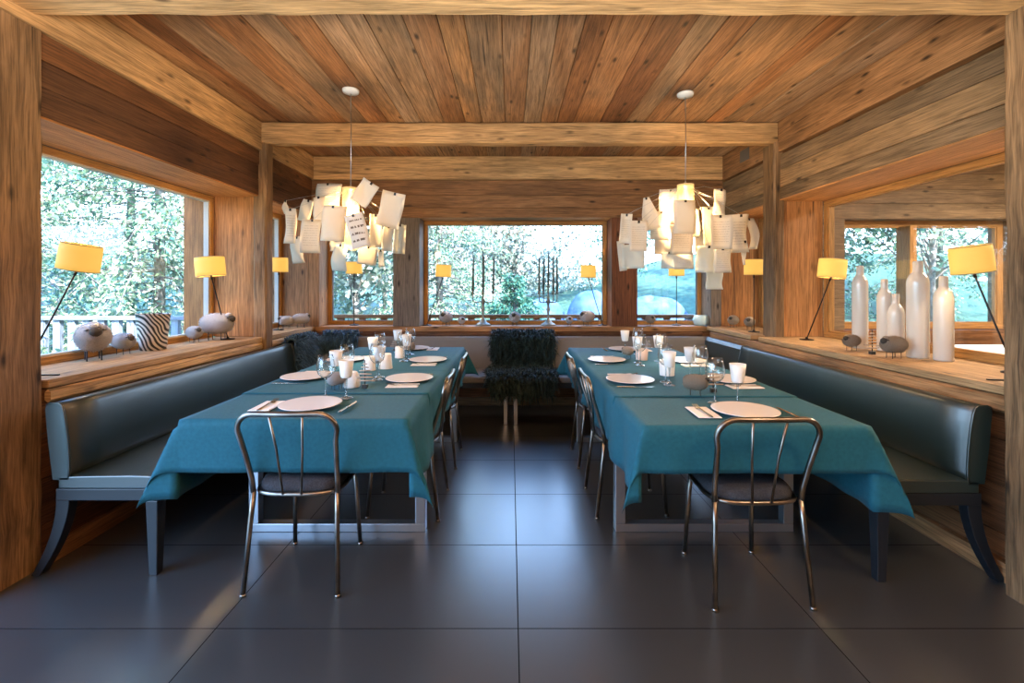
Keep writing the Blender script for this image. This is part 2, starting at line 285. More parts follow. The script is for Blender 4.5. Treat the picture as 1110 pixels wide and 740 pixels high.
# ------------------------------------------------------------ mesh helper
class MB:
    def __init__(s): s.v = []; s.f = []; s.uv = []; s.r = []; s.sm = []; s.mi = []
    def face(s, idx, uvs=None, rnd=0.0, smooth=False, mi=0):
        s.f.append(tuple(idx)); s.uv.append(uvs or [(0, 0)]*len(idx)); s.r.append(rnd); s.sm.append(smooth); s.mi.append(mi)
    def hexa(s, P, axis=0, rnd=None, mi=0):
        """P: 8 corners ordered by (x,y,z) bits: index = ix + 2*iy + 4*iz"""
        rnd = RN.random() if rnd is None else rnd; b = len(s.v); s.v += [tuple(p) for p in P]
        ou, ov = RN.random()*9, RN.random()*9
        for n, q in ((0, (0, 4, 6, 2)), (0, (1, 3, 7, 5)), (1, (0, 1, 5, 4)), (1, (2, 6, 7, 3)), (2, (0, 2, 3, 1)), (2, (4, 5, 7, 6))):
            a = [k for k in range(3) if k != n]; uvs = []
            for i in q:
                p = P[i]
                if axis in a: o = a[0] if a[1] == axis else a[1]; uvs.append((p[axis]+ou, p[o]+ov+n*.37))
                else: uvs.append((p[a[0]]*.3+ou, p[a[1]]+ov))
            s.face([b+i for i in q], uvs, rnd, False, mi)
        return s
    def box(s, lo, hi, axis=0, rnd=None, Mx=None, mi=0):
        P = [Vector((hi[0] if i & 1 else lo[0], hi[1] if i & 2 else lo[1], hi[2] if i & 4 else lo[2])) for i in range(8)]
        if Mx: P = [Mx @ p for p in P]
        return s.hexa(P, axis, rnd, mi)
    def rings(s, rs, closed_u=True, cap=True, rnd=0.0, smooth=True, mi=0, uvlen=True):
        """skin a list of rings (equal-length point lists)"""
        b = len(s.v); n = len(rs[0])
        for r in rs: s.v += [tuple(p) for p in r]
        m = n if closed_u else n-1
        for j in range(len(rs)-1):
            for i in range(m):
                i2 = (i+1) % n
                s.face((b+j*n+i, b+j*n+i2, b+(j+1)*n+i2, b+(j+1)*n+i),
                       [(i/m, j/(len(rs)-1)), ((i+1)/m, j/(len(rs)-1)), ((i+1)/m, (j+1)/(len(rs)-1)), (i/m, (j+1)/(len(rs)-1))], rnd, smooth, mi)
        if cap:
            s.face([b+i for i in range(n)][::-1], None, rnd, False, mi); k = b+(len(rs)-1)*n
            s.face([k+i for i in range(n)], None, rnd, False, mi)
        return s
    def tube(s, pts, rad, seg=8, closed=False, cap=True, rnd=0.0, mi=0):
        pts = [Vector(p) for p in pts]; n = len(pts); rs = []
        rad = rad if isinstance(rad, (list, tuple)) else [rad]*n
        up = None
        for i, p in enumerate(pts):
            if closed: t = (pts[(i+1) % n]-pts[i-1])
            else: t = pts[min(i+1, n-1)]-pts[max(i-1, 0)]
            t = t.normalized() if t.length > 1e-9 else Vector((0, 0, 1))
            if up is None:
                a = Vector((0, 0, 1)) if abs(t.z) < .9 else Vector((1, 0, 0)); up = (a-t*a.dot(t)).normalized()
            else:
                up = up-t*up.dot(t); up = up.normalized() if up.length > 1e-6 else t.orthogonal().normalized()
            w = t.cross(up)
            rs.append([p+up*rad[i]*math.cos(2*PI*k/seg)+w*rad[i]*math.sin(2*PI*k/seg) for k in range(seg)])
        if closed: rs.append(rs[0])
        return s.rings(rs, cap=cap and not closed, rnd=rnd, mi=mi)
    def lathe(s, prof, c=(0, 0, 0), seg=20, Mx=None, sx=1, sy=1, cap=True, rnd=0.0, mi=0):
        rs = []
        for r, z in prof:
            ring = [Vector((r*sx*math.cos(2*PI*k/seg), r*sy*math.sin(2*PI*k/seg), z)) for k in range(seg)]
            if Mx: ring = [Mx @ p for p in ring]
            rs.append([p+Vector(c) for p in ring])
        return s.rings(rs, cap=cap, rnd=rnd, mi=mi)
    def prism(s, prof, f3, lo, hi, nseg=1, rnd=0.0, smooth=False, mi=0):
        rs = [[f3(a, b, lo+(hi-lo)*k/nseg) for a, b in prof] for k in range(nseg+1)]
        return s.rings(rs, rnd=rnd, smooth=smooth, mi=mi)
    def hewn(s, p0, p1, side, up, w, h, ch=.014, jit=.004, step=.11, rnd=None):
        """an adzed timber from p0 to p1; side/up span its section"""
        p0, p1, side, up = Vector(p0), Vector(p1), Vector(side).normalized(), Vector(up).normalized()
        n = max(2, int((p1-p0).length/step)); rnd = RN.random() if rnd is None else rnd
        sec = [(-w/2+ch, -h/2), (w/2-ch, -h/2), (w/2, -h/2+ch), (w/2, h/2-ch), (w/2-ch, h/2), (-w/2+ch, h/2), (-w/2, h/2-ch), (-w/2, -h/2+ch)]
        per = [0]
        for i in range(8): per.append(per[-1]+math.dist(sec[i], sec[(i+1) % 8]))
        b = len(s.v); ln = (p1-p0).length; ou, ov = RN.random()*9, RN.random()*9
        for j in range(n+1):
            c = p0.lerp(p1, j/n); k = 1 if 0 < j < n else .3
            for a, d in sec: s.v.append(tuple(c+side*(a+RN.uniform(-jit, jit)*k)+up*(d+RN.uniform(-jit, jit)*k)))
        for j in range(n):
            for i in range(8):
                i2 = (i+1) % 8
                s.face((b+j*8+i, b+j*8+i2, b+(j+1)*8+i2, b+(j+1)*8+i), [(ln*j/n+ou, per[i]+ov), (ln*j/n+ou, per[i+1]+ov), (ln*(j+1)/n+ou, per[i+1]+ov), (ln*(j+1)/n+ou, per[i]+ov)], rnd)
        for j in (0, n):
            q = [b+j*8+i for i in range(8)]
            s.face(q[::-1] if j == 0 else q, [(a*.3+ou, d+ov) for a, d in (sec[::-1] if j == 0 else sec)], rnd)
        return s
    def build(s, name, m, parent=None, bevel=0, subsurf=0, solid=0, at=None):
        me = bpy.data.meshes.new(name)
        me.from_pydata([Vector(v)-Vector(at) if at else v for v in s.v], [], s.f)
        for x in (m if isinstance(m, (list, tuple)) else [m]): me.materials.append(x)
        u = me.uv_layers.new(name='UVMap'); flat = []
        for q in s.uv:
            for a in q: flat += a
        u.data.foreach_set('uv', flat)
        a = me.attributes.new('rnd', 'FLOAT', 'FACE'); a.data.foreach_set('value', s.r)
        me.polygons.foreach_set('use_smooth', s.sm); me.polygons.foreach_set('material_index', s.mi)
        me.update()
        o = bpy.data.objects.new(name, me); COL.objects.link(o)
        if at: o.location = at
        if parent: o.parent = parent
        if bevel:
            b = o.modifiers.new('bevel', 'BEVEL'); b.width = bevel; b.segments = 2; b.limit_method = 'ANGLE'; b.angle_limit = math.radians(40)
        if solid:
            d = o.modifiers.new('solid', 'SOLIDIFY'); d.thickness = solid; d.offset = -1
        if subsurf:
            d = o.modifiers.new('sub', 'SUBSURF'); d.levels = subsurf; d.render_levels = subsurf
        return o
def tag(o, label, cat=None, group=None, kind=None):
    o['label'] = label
    if cat: o['category'] = cat
    if group: o['group'] = group
    if kind: o['kind'] = kind
    return o
def struct(o, label, cat): return tag(o, label, cat, None, 'structure')
def thing(name, label, cat, loc=(0, 0, 0), rz=0, group=None):
    o = bpy.data.objects.new(name, None); COL.objects.link(o); o.empty_display_size = .05
    o.location = loc; o.rotation_euler = (0, 0, rz); return tag(o, label, cat, group)
def copy_tree(o, parent=None):
    kids = list(o.children); c = o.copy(); COL.objects.link(c)
    if parent: c.parent = parent
    for k in kids: copy_tree(k, c)
    return c
def dup(o, label, loc, rz=0, scale=1, group=None):
    c = copy_tree(o); c['label'] = label; c.location = loc; c.rotation_euler = (0, 0, rz); c.scale = (scale,)*3
    if group: c['group'] = group
    return c
def rotm(ax, ang): return Matrix.Rotation(ang, 3, ax)
def lerp(a, b, t): return a+(b-a)*t

# ------------------------------------------------------------ the setting
CZ = 2.85; SZ = .902
b = MB(); b.box((-3.2, -4.5, -.06), (8.2, 5.9, 0)); struct(b.build('floor', M['floor']), 'dark slate floor of large rectangular tiles', 'floor')
b = MB(); x = -2.9
while x < 8.1:
    w = RN.choice((.15, .17, .19, .21, .24)); dz = RN.uniform(0, .012)
    b.box((x+.002, -4.5, CZ+dz), (x+w-.002, 5.75, CZ+.05), 1); x += w
b.box((-3.2, -4.5, CZ+.05), (8.2, 6.0, CZ+.2), 1, .2)
struct(b.build('ceiling', M['ceil'], bevel=.003), 'ceiling of old brown and grey boards running away from the viewer', 'ceiling')

def planks(b, lo, hi, axis, cuts, nrm, jit=.006, rn=None):
    """stacked horizontal boards between the z values in cuts; nrm = (axis, side) of the face that shows"""
    for z0, z1 in zip(cuts[:-1], cuts[1:]):
        l, h = list(lo), list(hi); l[2], h[2] = z0+.0015, z1-.0015
        d = RN.uniform(0, jit)
        if nrm[1] > 0: h[nrm[0]] -= d
        else: l[nrm[0]] += d
        b.box(l, h, axis, rn)
    return b
# left wall: low wall, lintel boards, jamb between the two windows
b = MB()
planks(b, (-2.75, 2.0, 0), (-2.275, 5.38, 0), 1, [0, .2, .42, .64, .858], (0, 1))
planks(b, (-3.0, 1.9, 0), (-2.285, 5.38, 0), 1, [2.19, 2.33, 2.46], (0, 1), rn=.15)
b.box((-3.0, 1.9, 2.4615), (-2.28, 5.38, 2.59), 1, .75)
wl = struct(b.build('wall_left', M['wall_dark'], bevel=.003), 'left wall of dark old boards above and below the window', 'wall')
b = MB(); b.box((-3.0, 1.85, 2.592), (-2.255, 5.38, CZ), 1, .5); b.build('wall_beam', M['beam'], wl, bevel=.006)
b = MB()
for y0, y1 in ((4.28, 4.36), ):
    b.box((-2.70, y0, .903), (-2.29, y1, 2.187), 2, .6); b.box((-3.0, y0+.02, .903), (-2.70, y1, 2.187), 2, .1)
b.box((-2.70, 2.0, 2.178), (-2.29, 5.38, 2.190), 1, .4)          # soffit lining
b.box((-3.0, 2.0, .0), (-2.29, 2.06, 2.187), 2, .4)
b.build('wall_reveal', M['jamb'], wl, bevel=.002)
# right wall
b = MB()
planks(b, (2.30, 1.9, 0), (2.85, 5.38, 0), 1, [0, .2, .42, .64, .858], (0, -1))
wr = struct(b.build('wall_right', M['wall_dark'], bevel=.003), 'right wall of old boards around the interior window', 'wall')
b = MB(); planks(b, (2.44, 1.8, 0), (3.05, 5.38, 0), 1, [2.15, 2.26, 2.42, 2.556], (0, -1)); b.build('wall_boards', M['wall_grey'], wr, bevel=.004)
b = MB(); b.box((2.425, 1.8, 2.575), (3.05, 5.38, CZ), 1, .45); b.build('wall_beam', M['wall_mid'], wr, bevel=.006)
b = MB(); b.box((2.437, 4.28, .903), (2.85, 4.40, 2.147), 2, .7); b.box((2.44, 1.9, 2.138), (2.86, 5.38, 2.150), 1, .8)
b.box((2.44, 1.9, 0), (2.9, 1.96, 2.147), 2, .4); b.build('wall_reveal', M['jamb'], wr, bevel=.002)
b = MB(); b.box((2.44, 4.76, 2.66), (2.421, 4.95, 2.78), 2); b.build('wall_opening', M['darkgasket'], wr)
# back wall
b = MB()
planks(b, (-3.0, 5.40, 0), (8.0, 5.72, 0), 0, [0, .2, .42, .64, .858], (1, -1))
wb = struct(b.build('wall_back', M['wall_dark'], bevel=.003), 'back wall of old boards around three windows', 'wall')
b = MB(); planks(b, (-3.0, 5.385, 0), (2.44, 5.75, 0), 0, [2.152, 2.26, 2.41, 2.583], (1, -1)); b.build('wall_boards', M['wall_mid'], wb, bevel=.003)
b = MB(); b.box((-3.0, 5.36, 2.585), (2.44, 5.75, CZ), 0, .55); b.build('wall_beam', M['beam'], wb, bevel=.006)
b = MB(); planks(b, (2.45, 5.40, 0), (8.0, 5.75, 0), 0, [2.14, 2.32, 2.48, 2.66, CZ], (1, -1)); b.box((3.05, 5.40, .86), (3.85, 5.75, 2.14), 0); b.box((5.85, 5.40, .86), (8, 5.75, 2.14), 0)
b.build('neighbour_boards', M['wall_grey'], wb, bevel=.003)
b = MB(); b.box((-1.35, 5.38, .903), (-1.047, 5.74, 2.150), 2, .5); b.build('wall_pier', M['greypost'], wb, bevel=.004)
b = MB(); b.box((1.16, 5.38, .903), (1.456, 5.74, 2.150), 2, .4); b.build('wall_pier', M['redpier'], wb, bevel=.004)
b = MB(); b.box((-2.32, 5.381, .903), (-2.2, 5.74, 2.150), 2, .5); b.box((-3.0, 5.381, .903), (-2.32, 5.74, 2.15), 2, .2); b.build('wall_pier', M['wall_mid'], wb, bevel=.004)
b = MB(); b.box((2.30, 5.38, .903), (2.42, 5.74, 2.150), 2, .5); b.build('wall_pier', M['greypost'], wb, bevel=.004)
b = MB(); b.box((2.42, 5.381, .903), (2.75, 5.74, 2.150), 2, .1); b.box((2.75, 5.381, 0), (3.05, 5.74, 2.15), 2, .5); b.build('wall_pier', M['jamb'], wb, bevel=.004)
b = MB(); b.box((7.9, -1, 0), (8.1, 5.4, CZ), 1); struct(b.build('wall_east', M['wall_grey']), 'far boarded wall of the neighbouring room', 'wall')
b = MB(); planks(b, (-3.2, -4.7, 0), (8.1, -4.5, 0), 0, [0, .4, .8, 1.2, 1.6, 2.0, 2.4, CZ], (1, 1)); struct(b.build('wall_front', M['wall_mid'], bevel=.003), 'boarded wall behind the viewer', 'wall')
b = MB(); planks(b, (2.9, -4.5, 0), (3.05, 1.86, 0), 1, [0, .4, .8, 1.2, 1.6, 2.0, 2.4, CZ], (0, -1)); b.box((3.05, -1.2, 0), (7.9, -1.0, CZ), 0); struct(b.build('wall_partition', M['wall_mid'], bevel=.003), 'boarded partition to the next room, beside the viewer', 'wall')
# sills
def sill(n, lo, hi, axis, label, m='sill', front=None):
    b = MB(); b.box(lo, hi, axis, .5)
    o = struct(b.build(n, M[m], bevel=.006), label, 'window sill'); return o
sill('trim_1', (-2.80, 2.288, .860), (-2.255, 4.262, SZ), 1, 'thick wooden sill under the large left window')
sill('trim_2', (-2.74, 4.35, .860), (-2.255, 5.40, SZ), 1, 'short wooden sill in the back left corner')
sill('trim_3', (2.255, 1.95, .860), (2.95, 4.27, SZ), 1, 'thick wooden sill under the interior window on the right')
sill('trim_4', (2.255, 4.40, .860), (2.9, 5.40, SZ), 1, 'weathered wooden sill in the back right corner', 'sill')
sill('trim_5', (-2.254, 5.385, .845), (2.254, 5.72, SZ), 0, 'long wooden sill under the three back windows', 'wall_mid')
b = MB(); b.hewn((-2.262, 2.29, .822), (-2.262, 5.3, .822), (1, 0, 0), (0, 0, 1), .03, .065, jit=.002); struct(b.build('trim_6', M['beam']), 'wooden batten under the left sill', 'trim')
b = MB(); b.hewn((2.275, 2.0, .815), (2.275, 5.3, .815), (1, 0, 0), (0, 0, 1), .04, .08, jit=.003); struct(b.build('trim_7', M['wall_mid']), 'wooden batten under the right sill', 'trim')
b = MB(); b.hewn((-2.2, 5.385, .815), (2.2, 5.385, .815), (0, 1, 0), (0, 0, 1), .03, .06, jit=.002); struct(b.build('trim_8', M['wall_dark']), 'dark wooden batten under the back sill', 'trim')
# baseboards
b = MB(); b.box((-2.275, 2.30, 0), (-2.245, 5.36, .09), 1, .4); struct(b.build('baseboard_left', M['wall_mid'], bevel=.003), 'wooden baseboard along the left wall', 'baseboard')
b = MB(); b.box((2.26, 2.0, 0), (2.30, 5.36, .09), 1, .3); struct(b.build('baseboard_right', M['wall_mid'], bevel=.003), 'wooden baseboard along the right wall', 'baseboard')
b = MB(); b.box((-2.24, 5.36, 0), (2.26, 5.40, .09), 0, .6); struct(b.build('baseboard_back', M['wall_grey'], bevel=.003), 'wooden baseboard along the back wall', 'baseboard')
# posts and beams
def timber(n, p0, p1, side, up, w, h, label, m='post', jit=.005, rnd=None):
    b = MB(); b.hewn(p0, p1, side, up, w, h, jit=jit, rnd=rnd); return struct(b.build(n, M[m]), label, 'timber')
timber('trim_9', (-2.39, 2.17, 0), (-2.39, 2.17, CZ), (1, 0, 0), (0, 1, 0), .24, .22, 'hewn timber post at the left edge of the picture', 'post', .004, .5)
timber('trim_10', (2.31, 1.97, 0), (2.31, 1.97, CZ), (1, 0, 0), (0, 1, 0), .25, .22, 'hewn timber post at the right edge of the picture', 'post', .006, .3)
timber('trim_11', (-2.277, 4.315, 0), (-2.277, 4.315, 2.668), (1, 0, 0), (0, 1, 0), .12, .13, 'slim timber post at the left end of the far beam', 'post', .003, .6)
timber('trim_12', (2.436, 4.345, 0), (2.436, 4.345, 2.668), (1, 0, 0), (0, 1, 0), .095, .20, 'slim timber post at the right end of the far beam', 'post', .003, .25)
timber('trim_13', (-2.30, 4.305, 2.755), (2.42, 4.305, 2.755), (0, 1, 0), (0, 0, 1), .125, .185, 'squared timber beam crossing the ceiling', 'beam', .004, .5)
timber('trim_14', (-2.62, 2.155, 2.775), (2.5, 1.97, 2.665), (0, 1, 0), (0, 0, 1), .19, .24, 'hewn timber beam along the top edge of the picture', 'beam', .003, .7)

# windows: frame, gasket, pane
def window(n, axis, plane, depth, a0, a1, z0, z1, label, bar=.045, glass='pane', side=1, mats='frame', gm='gasket', t=.012):
    """axis 'x': the pane spans x at y=plane; axis 'y': spans y at x=plane"""
    def bx(b, p0, p1, lo, hi, zz0, zz1, gx):
        if axis == 'x': b.box((lo, p0, zz0), (hi, p1, zz1), gx)
        else: b.box((p0, lo, zz0), (p1, hi, zz1), 1 if gx == 0 else gx)
    root = struct(thing(n, label, 'window', (0, 0, 0)), label, 'window')
    b = MB()
    for lo, hi, q0, q1, gx in ((a0, a1, z1-bar, z1, 0), (a0, a1, z0, z0+bar, 0), (a0, a0+bar, z0+bar, z1-bar, 2), (a1-bar, a1, z0+bar, z1-bar, 2)):
        bx(b, plane-depth/2, plane+depth/2, lo, hi, q0, q1, gx)
    b.build('window_frame', M[mats], root, bevel=.004)
    g = MB(); k = bar
    for lo, hi, q0, q1, gx in ((a0+k, a1-k, z1-k-t, z1-k, 0), (a0+k, a1-k, z0+k, z0+k+t, 0), (a0+k, a0+k+t, z0+k+t, z1-k-t, 2), (a1-k-t, a1-k, z0+k+t, z1-k-t, 2)):
        bx(g, plane-.022, plane+.022, lo, hi, q0, q1, gx)
    g.build('gasket', M[gm], root)
    p = MB(); bx(p, plane-.004, plane+.004, a0+k+t, a1-k-t, z0+k+t, z1-k-t, 0); p.build('pane', M[glass], root)
    return root
window('window_1', 'y', -2.745, .07, 2.06, 4.28, SZ, 2.178, 'large picture window in the left wall looking onto conifers')
window('window_2', 'y', -2.66, .07, 4.36, 5.38, SZ, 2.178, 'narrow window of the left wall in the back corner')
window('window_3', 'x', 5.68, .06, -2.2, -1.35, SZ, 2.15, 'left of the three back windows, behind the left paper chandelier', gm='darkgasket', t=.007)
window('window_4', 'x', 5.68, .06, -1.047, 1.16, SZ, 2.15, 'wide middle window of the back wall', gm='darkgasket', t=.007)
window('window_5', 'x', 5.68, .06, 1.456, 2.30, SZ, 2.15, 'right of the three back windows, behind the right paper chandelier', gm='darkgasket', t=.007)
window('window_6', 'y', 2.90, .07, 1.96, 4.29, SZ, 2.138, 'large interior window in the right wall looking into the next room', glass='pane_inner', gm='frame')
window('window_7', 'y', 2.88, .07, 4.40, 5.38, SZ, 2.138, 'narrow interior window of the right wall in the back corner', glass='pane_inner', gm='frame')
window('window_8', 'x', 5.60, .07, 3.85, 5.85, .86, 2.14, 'window of the neighbouring room seen through the interior window', bar=.07, gm='frame')
b = MB(); b.box((4.62, 5.42, .94), (4.70, 5.62, 2.07), 2); struct(b.build('trim_15', M['frame'], bevel=.004), 'middle mullion of the neighbouring room window', 'trim')

# ------------------------------------------------------------ benches
def bench_profile(sgn, x_rear, Y0, Y1, root, fwd):
    """a straight bench along y; x_rear = rear top edge, sgn points from wall into room"""
    X = lambda d: x_rear+sgn*d
    f3 = lambda a, z, y: (X(a), y, z)
    back = [(.035, .455), (.106, .455), (.109, .50), (.109, .54), (.106, .60), (.100, .66), (.092, .72), (.082, .775), (.074, .800), (.064, .809), (.02, .810), (.004, .802), (0, .785), (.012, .64)]
    if sgn < 0: back = back[::-1]
    b = MB(); b.prism(back, f3, Y0, Y1, 12, smooth=True); bk = b.build('backrest', M['leather'], root)
    for y in (Y0+.004, Y1-.004):
        p = MB(); p.tube([(X(a), y, z) for a, z in (back[1:12] if sgn > 0 else back[2:13])], .006, 6); p.build('piping', M['leather'], bk)
    b = MB(); seat = [(.06, .412), (.525, .412), (.532, .425), (.53, .458), (.515, .470), (.40, .474), (.20, .472), (.06, .468)]
    if sgn < 0: seat = seat[::-1]
    b.prism(seat, f3, Y0, Y1, 6); b.build('seat', M['leather'], root, bevel=.006)
    b = MB(); r = [(.045, .355), (.525, .355), (.525, .411), (.045, .411)]
    if sgn < 0: r = r[::-1]
    b.prism(r, f3, Y0+.003, Y1-.003); b.build('rail', M['benchwood'], root, bevel=.004)
    n = [Y0+.03, (Y0+Y1)/2, Y1-.03]
    for y in n:
        b = MB(); rs = [[(X(.495+i*w), y+j*w, z) for i, j in ((-1, -1), (1, -1), (1, 1), (-1, 1))] for z, w in ((0, .020), (.355, .029))]
        b.rings(rs if sgn > 0 else [r[::-1] for r in rs], smooth=False); b.build('leg', M['benchwood'], root, bevel=.004)
        b = MB(); rs = []
        for k in range(9):
            z = .36*k/8; d = .075-.13*(1-k/8)**1.8; w = lerp(.020, .032, k/8)
            rs.append([(X(d+i*w), y+j*.024, z) for i, j in ((-1, -1), (1, -1), (1, 1), (-1, 1))])
        b.rings(rs if sgn > 0 else [r[::-1] for r in rs], smooth=False); b.build('leg', M['benchwood'], root, bevel=.003)
    return root
r = thing('upholstered_bench', 'long dark green leather bench under the large left window', 'bench', (0, 0, 0), 0, 'straight wall benches')
bench_profile(1, -2.175, 2.19, 4.50, r, 1)
r = thing('upholstered_bench', 'long blue-black leather bench under the right interior window', 'bench', (0, 0, 0), 0, 'straight wall benches')
bench_profile(-1, 2.20, 2.14, 4.32, r, 1)
def corner_bench(sgn, x_rear, y_side, label):
    root = thing('corner_bench', label, 'bench', (0, 0, 0), 0, 'corner benches')
    X = lambda d: x_rear-sgn*d                         # d = distance from the side wall line
    xc = .02*sgn
    b = MB(); prof = [(.035, .455), (.110, .455), (.092, .64), (.070, .775), (.045, .808), (.02, .810), (0, .785), (.012, .64)]
    pr = prof if sgn < 0 else prof[::-1]
    b.prism(pr, lambda a, z, y: (X(a), y, z), y_side+.008, 5.14, 4); b.build('side_backrest', M['leather'], root, bevel=.006)
    b = MB(); x0, x1 = sorted((X(.0), xc))
    b.prism(prof, lambda a, z, x: (x, 5.20-a, z), x0, x1, 8); b.build('backrest', M['greyleather'], root, bevel=.006)
    b = MB(); x0, x1 = sorted((X(.06), xc))
    b.box((x0, 4.60, .412), (x1, 5.12, .470)); q = sorted((X(.06), X(.53))); b.box((q[0], y_side+.008, .412), (q[1], 4.60, .470))
    b.build('seat', M['greyleather'], root, bevel=.012)
    b = MB(); b.box((x0, 4.605, .36), (x1, 5.12, .411)); b.box((q[0], y_side+.012, .36), (q[1], 4.605, .411)); b.build('rail', M['benchwood'], root, bevel=.004)
    for lx, ly in ((xc+sgn*.03, 4.64), (xc+sgn*.03, 5.09), (X(.50), 4.64), (X(.1), 5.09), (xc+sgn*1.1, 4.64)):
        b = MB(); b.rings([[(lx+i*w, ly+j*w, z) for i, j in ((-1, -1), (1, -1), (1, 1), (-1, 1))] for z, w in ((0, .017), (.36, .022))], smooth=False)
        b.build('leg', M['steel'], root, bevel=.003)
corner_bench(-1, -2.175, 4.50, 'corner bench along the back wall behind the left table')
corner_bench(1, 2.20, 4.32, 'corner bench along the back wall behind the right table')

# ------------------------------------------------------------ tables and cloths
TT = .75
def dining_table(label, x0, x1, y0, y1):
    root = thing('dining_table', label, 'table', ((x0+x1)/2, (y0+y1)/2, 0), 0, 'cloth-covered dining tables')
    at = root.location
    b = MB(); b.box((x0-at.x, y0-at.y, .712), (x1-at.x, y1-at.y, TT-.001)); b.build('tabletop', M['wall_dark'], root, bevel=.006)
    for yy in (2.62, 4.12):
        b = MB(); w = .0275; a0, a1, y = x0+.05-at.x, x1-.0-at.x, yy-at.y
        if x0 > 0: a0, a1 = x0+.0-at.x, x1+.01-at.x
        b.box((a0, y-w, 0), (a1, y+w, .045), 0); b.box((a0, y-w, .665), (a1, y+w, .711), 0)
        b.box((a0, y-w, .0455), (a0+2*w, y+w, .6645), 2); b.box((a1-2*w, y-w, .0455), (a1, y+w, .6645), 2)
        b.build('leg_frame', M['steel'], root, bevel=.003)
LT = (-1.50, -.473, 2.135, 4.66); RT = (.58, 1.556, 2.036, 4.60)
dining_table('long left dining table on steel frames under teal cloths', *LT)
dining_table('long right dining table on steel frames under teal cloths', *RT)

def tablecloth(label, x0, x1, y0, y1, z, dl, dr, df, db, ears, seed, step=.03, crease=None, name='tablecloth'):
    """cloth of flat size (x1-x0+dl+dr) by (y1-y0+df+db): top on the table, drops at its edges, ears at its corners.
    ears: {(sx,sy): (dirx, diry, swing)}"""
    rg = random.Random(seed); ph = [rg.uniform(0, 6.28) for _ in range(8)]
    def axis(lo, hi, d0, d1):
        s = []
        if d0: s += [lo-d0+d0*k/9 for k in range(9)]
        n = max(2, int((hi-lo)/step)); s += [lo+(hi-lo)*k/n for k in range(n+1)]
        if d1: s += [hi+d1*(k+1)/9 for k in range(9)]
        return s
    xs, ys = axis(x0, x1, dl, dr), axis(y0, y1, df, db)
    def wave(t, a, e, k):                                       # fold depth of a hanging side
        win = min(1, (t-a)/.12, (e-t)/.12); win = max(0, win)
        return win*(.012*math.sin(11*t+ph[k])+.009*math.sin(23*t+ph[k+1])+.012)
    R = .009
    def pos(x, y):
        u = (x-x0) if x < x0 else (x-x1 if x > x1 else 0); v = (y-y0) if y < y0 else (y-y1 if y > y1 else 0)
        cx, cy = min(max(x, x0), x1), min(max(y, y0), y1)
        if not u and not v:
            dz = .0012*math.sin(7*x+ph[0])*math.sin(5*y+ph[1])+.0012
            if crease:
                for c in crease: dz += .0035*math.exp(-((y-c)/.012)**2)
            return Vector((x, y, z+dz))
        if u and v:
            sx, sy = (1 if u > 0 else -1), (1 if v > 0 else -1)
            r = math.hypot(u, v); fi = math.atan2(abs(v), abs(u))/(PI/2)
            dx, dy, sw = ears.get((sx, sy), (sx*.7, sy*.7, .25))
            be = sw*math.sin(PI*fi)**.8
            ex, ey = dx, dy; l = math.hypot(ex, ey); ex /= l; ey /= l
            o = R*min(1, r/.03)
            side = .10*r*math.sin(2*PI*fi)                       # the two leaves of the ear bulge apart
            return Vector((cx+sx*o*(1-fi)+ex*r*math.sin(be)+sx*abs(side)*(.5 if fi < .5 else 0), cy+sy*o*fi+ey*r*math.sin(be)+sy*abs(side)*(.5 if fi >= .5 else 0), z-r*math.cos(be)+.001))
        if u:
            s = 1 if u > 0 else -1; d = abs(u); full = dr if s > 0 else dl
            o = R*min(1, d/.03)+wave(y, y0, y1, 2 if s > 0 else 4)*(d/full)
            return Vector((cx+s*o, y, z-d+.001))
        s = 1 if v > 0 else -1; d = abs(v); full = db if s > 0 else df
        o = R*min(1, d/.03)+.3*wave(x, x0, x1, 6)*(d/full)
        return Vector((x, cy+s*o, z-d+.001))
    b = MB(); n = len(xs)
    for y in ys:
        for x in xs: b.v.append(tuple(pos(x, y)))
    for j in range(len(ys)-1):
        for i in range(n-1): b.face((j*n+i, j*n+i+1, (j+1)*n+i+1, (j+1)*n+i), None, 0, True)
    o = b.build(name, M['cloth'], solid=.0025)
    tag(o, label, 'tablecloth', 'teal tablecloths'); return o
tablecloth('near teal tablecloth on the left table, its corners hanging in points', LT[0]-.006, LT[1]+.006, LT[2]-.006, 2.80, TT+.001, .36, .35, .235, 0,
           {(-1, -1): (-1, -.05, .42), (1, -1): (1, .15, .24)}, 1)
tablecloth('far teal tablecloth on the left table, overlapping the near cloth', LT[0]-.009, LT[1]+.009, 2.63, LT[3]+.01, TT+.0060, .27, .27, 0, .22,
           {(-1, 1): (-.7, .7, .2), (1, 1): (1, .2, .45)}, 2, crease=(3.38,))
tablecloth('near teal tablecloth on the right table, its corners hanging in points', RT[0]-.006, RT[1]+.006, RT[2]-.006, 2.72, TT+.001, .33, .37, .20, 0,
           {(-1, -1): (-1, .1, .20), (1, -1): (1, -.1, .42)}, 3)
tablecloth('far teal tablecloth on the right table, overlapping the near cloth', RT[0]-.009, RT[1]+.009, 2.56, RT[3]+.01, TT+.0060, .27, .27, 0, .22,
           {(-1, 1): (-1, .2, .45), (1, 1): (.7, .7, .2)}, 4, crease=(3.38,))
TZ = TT+.0095

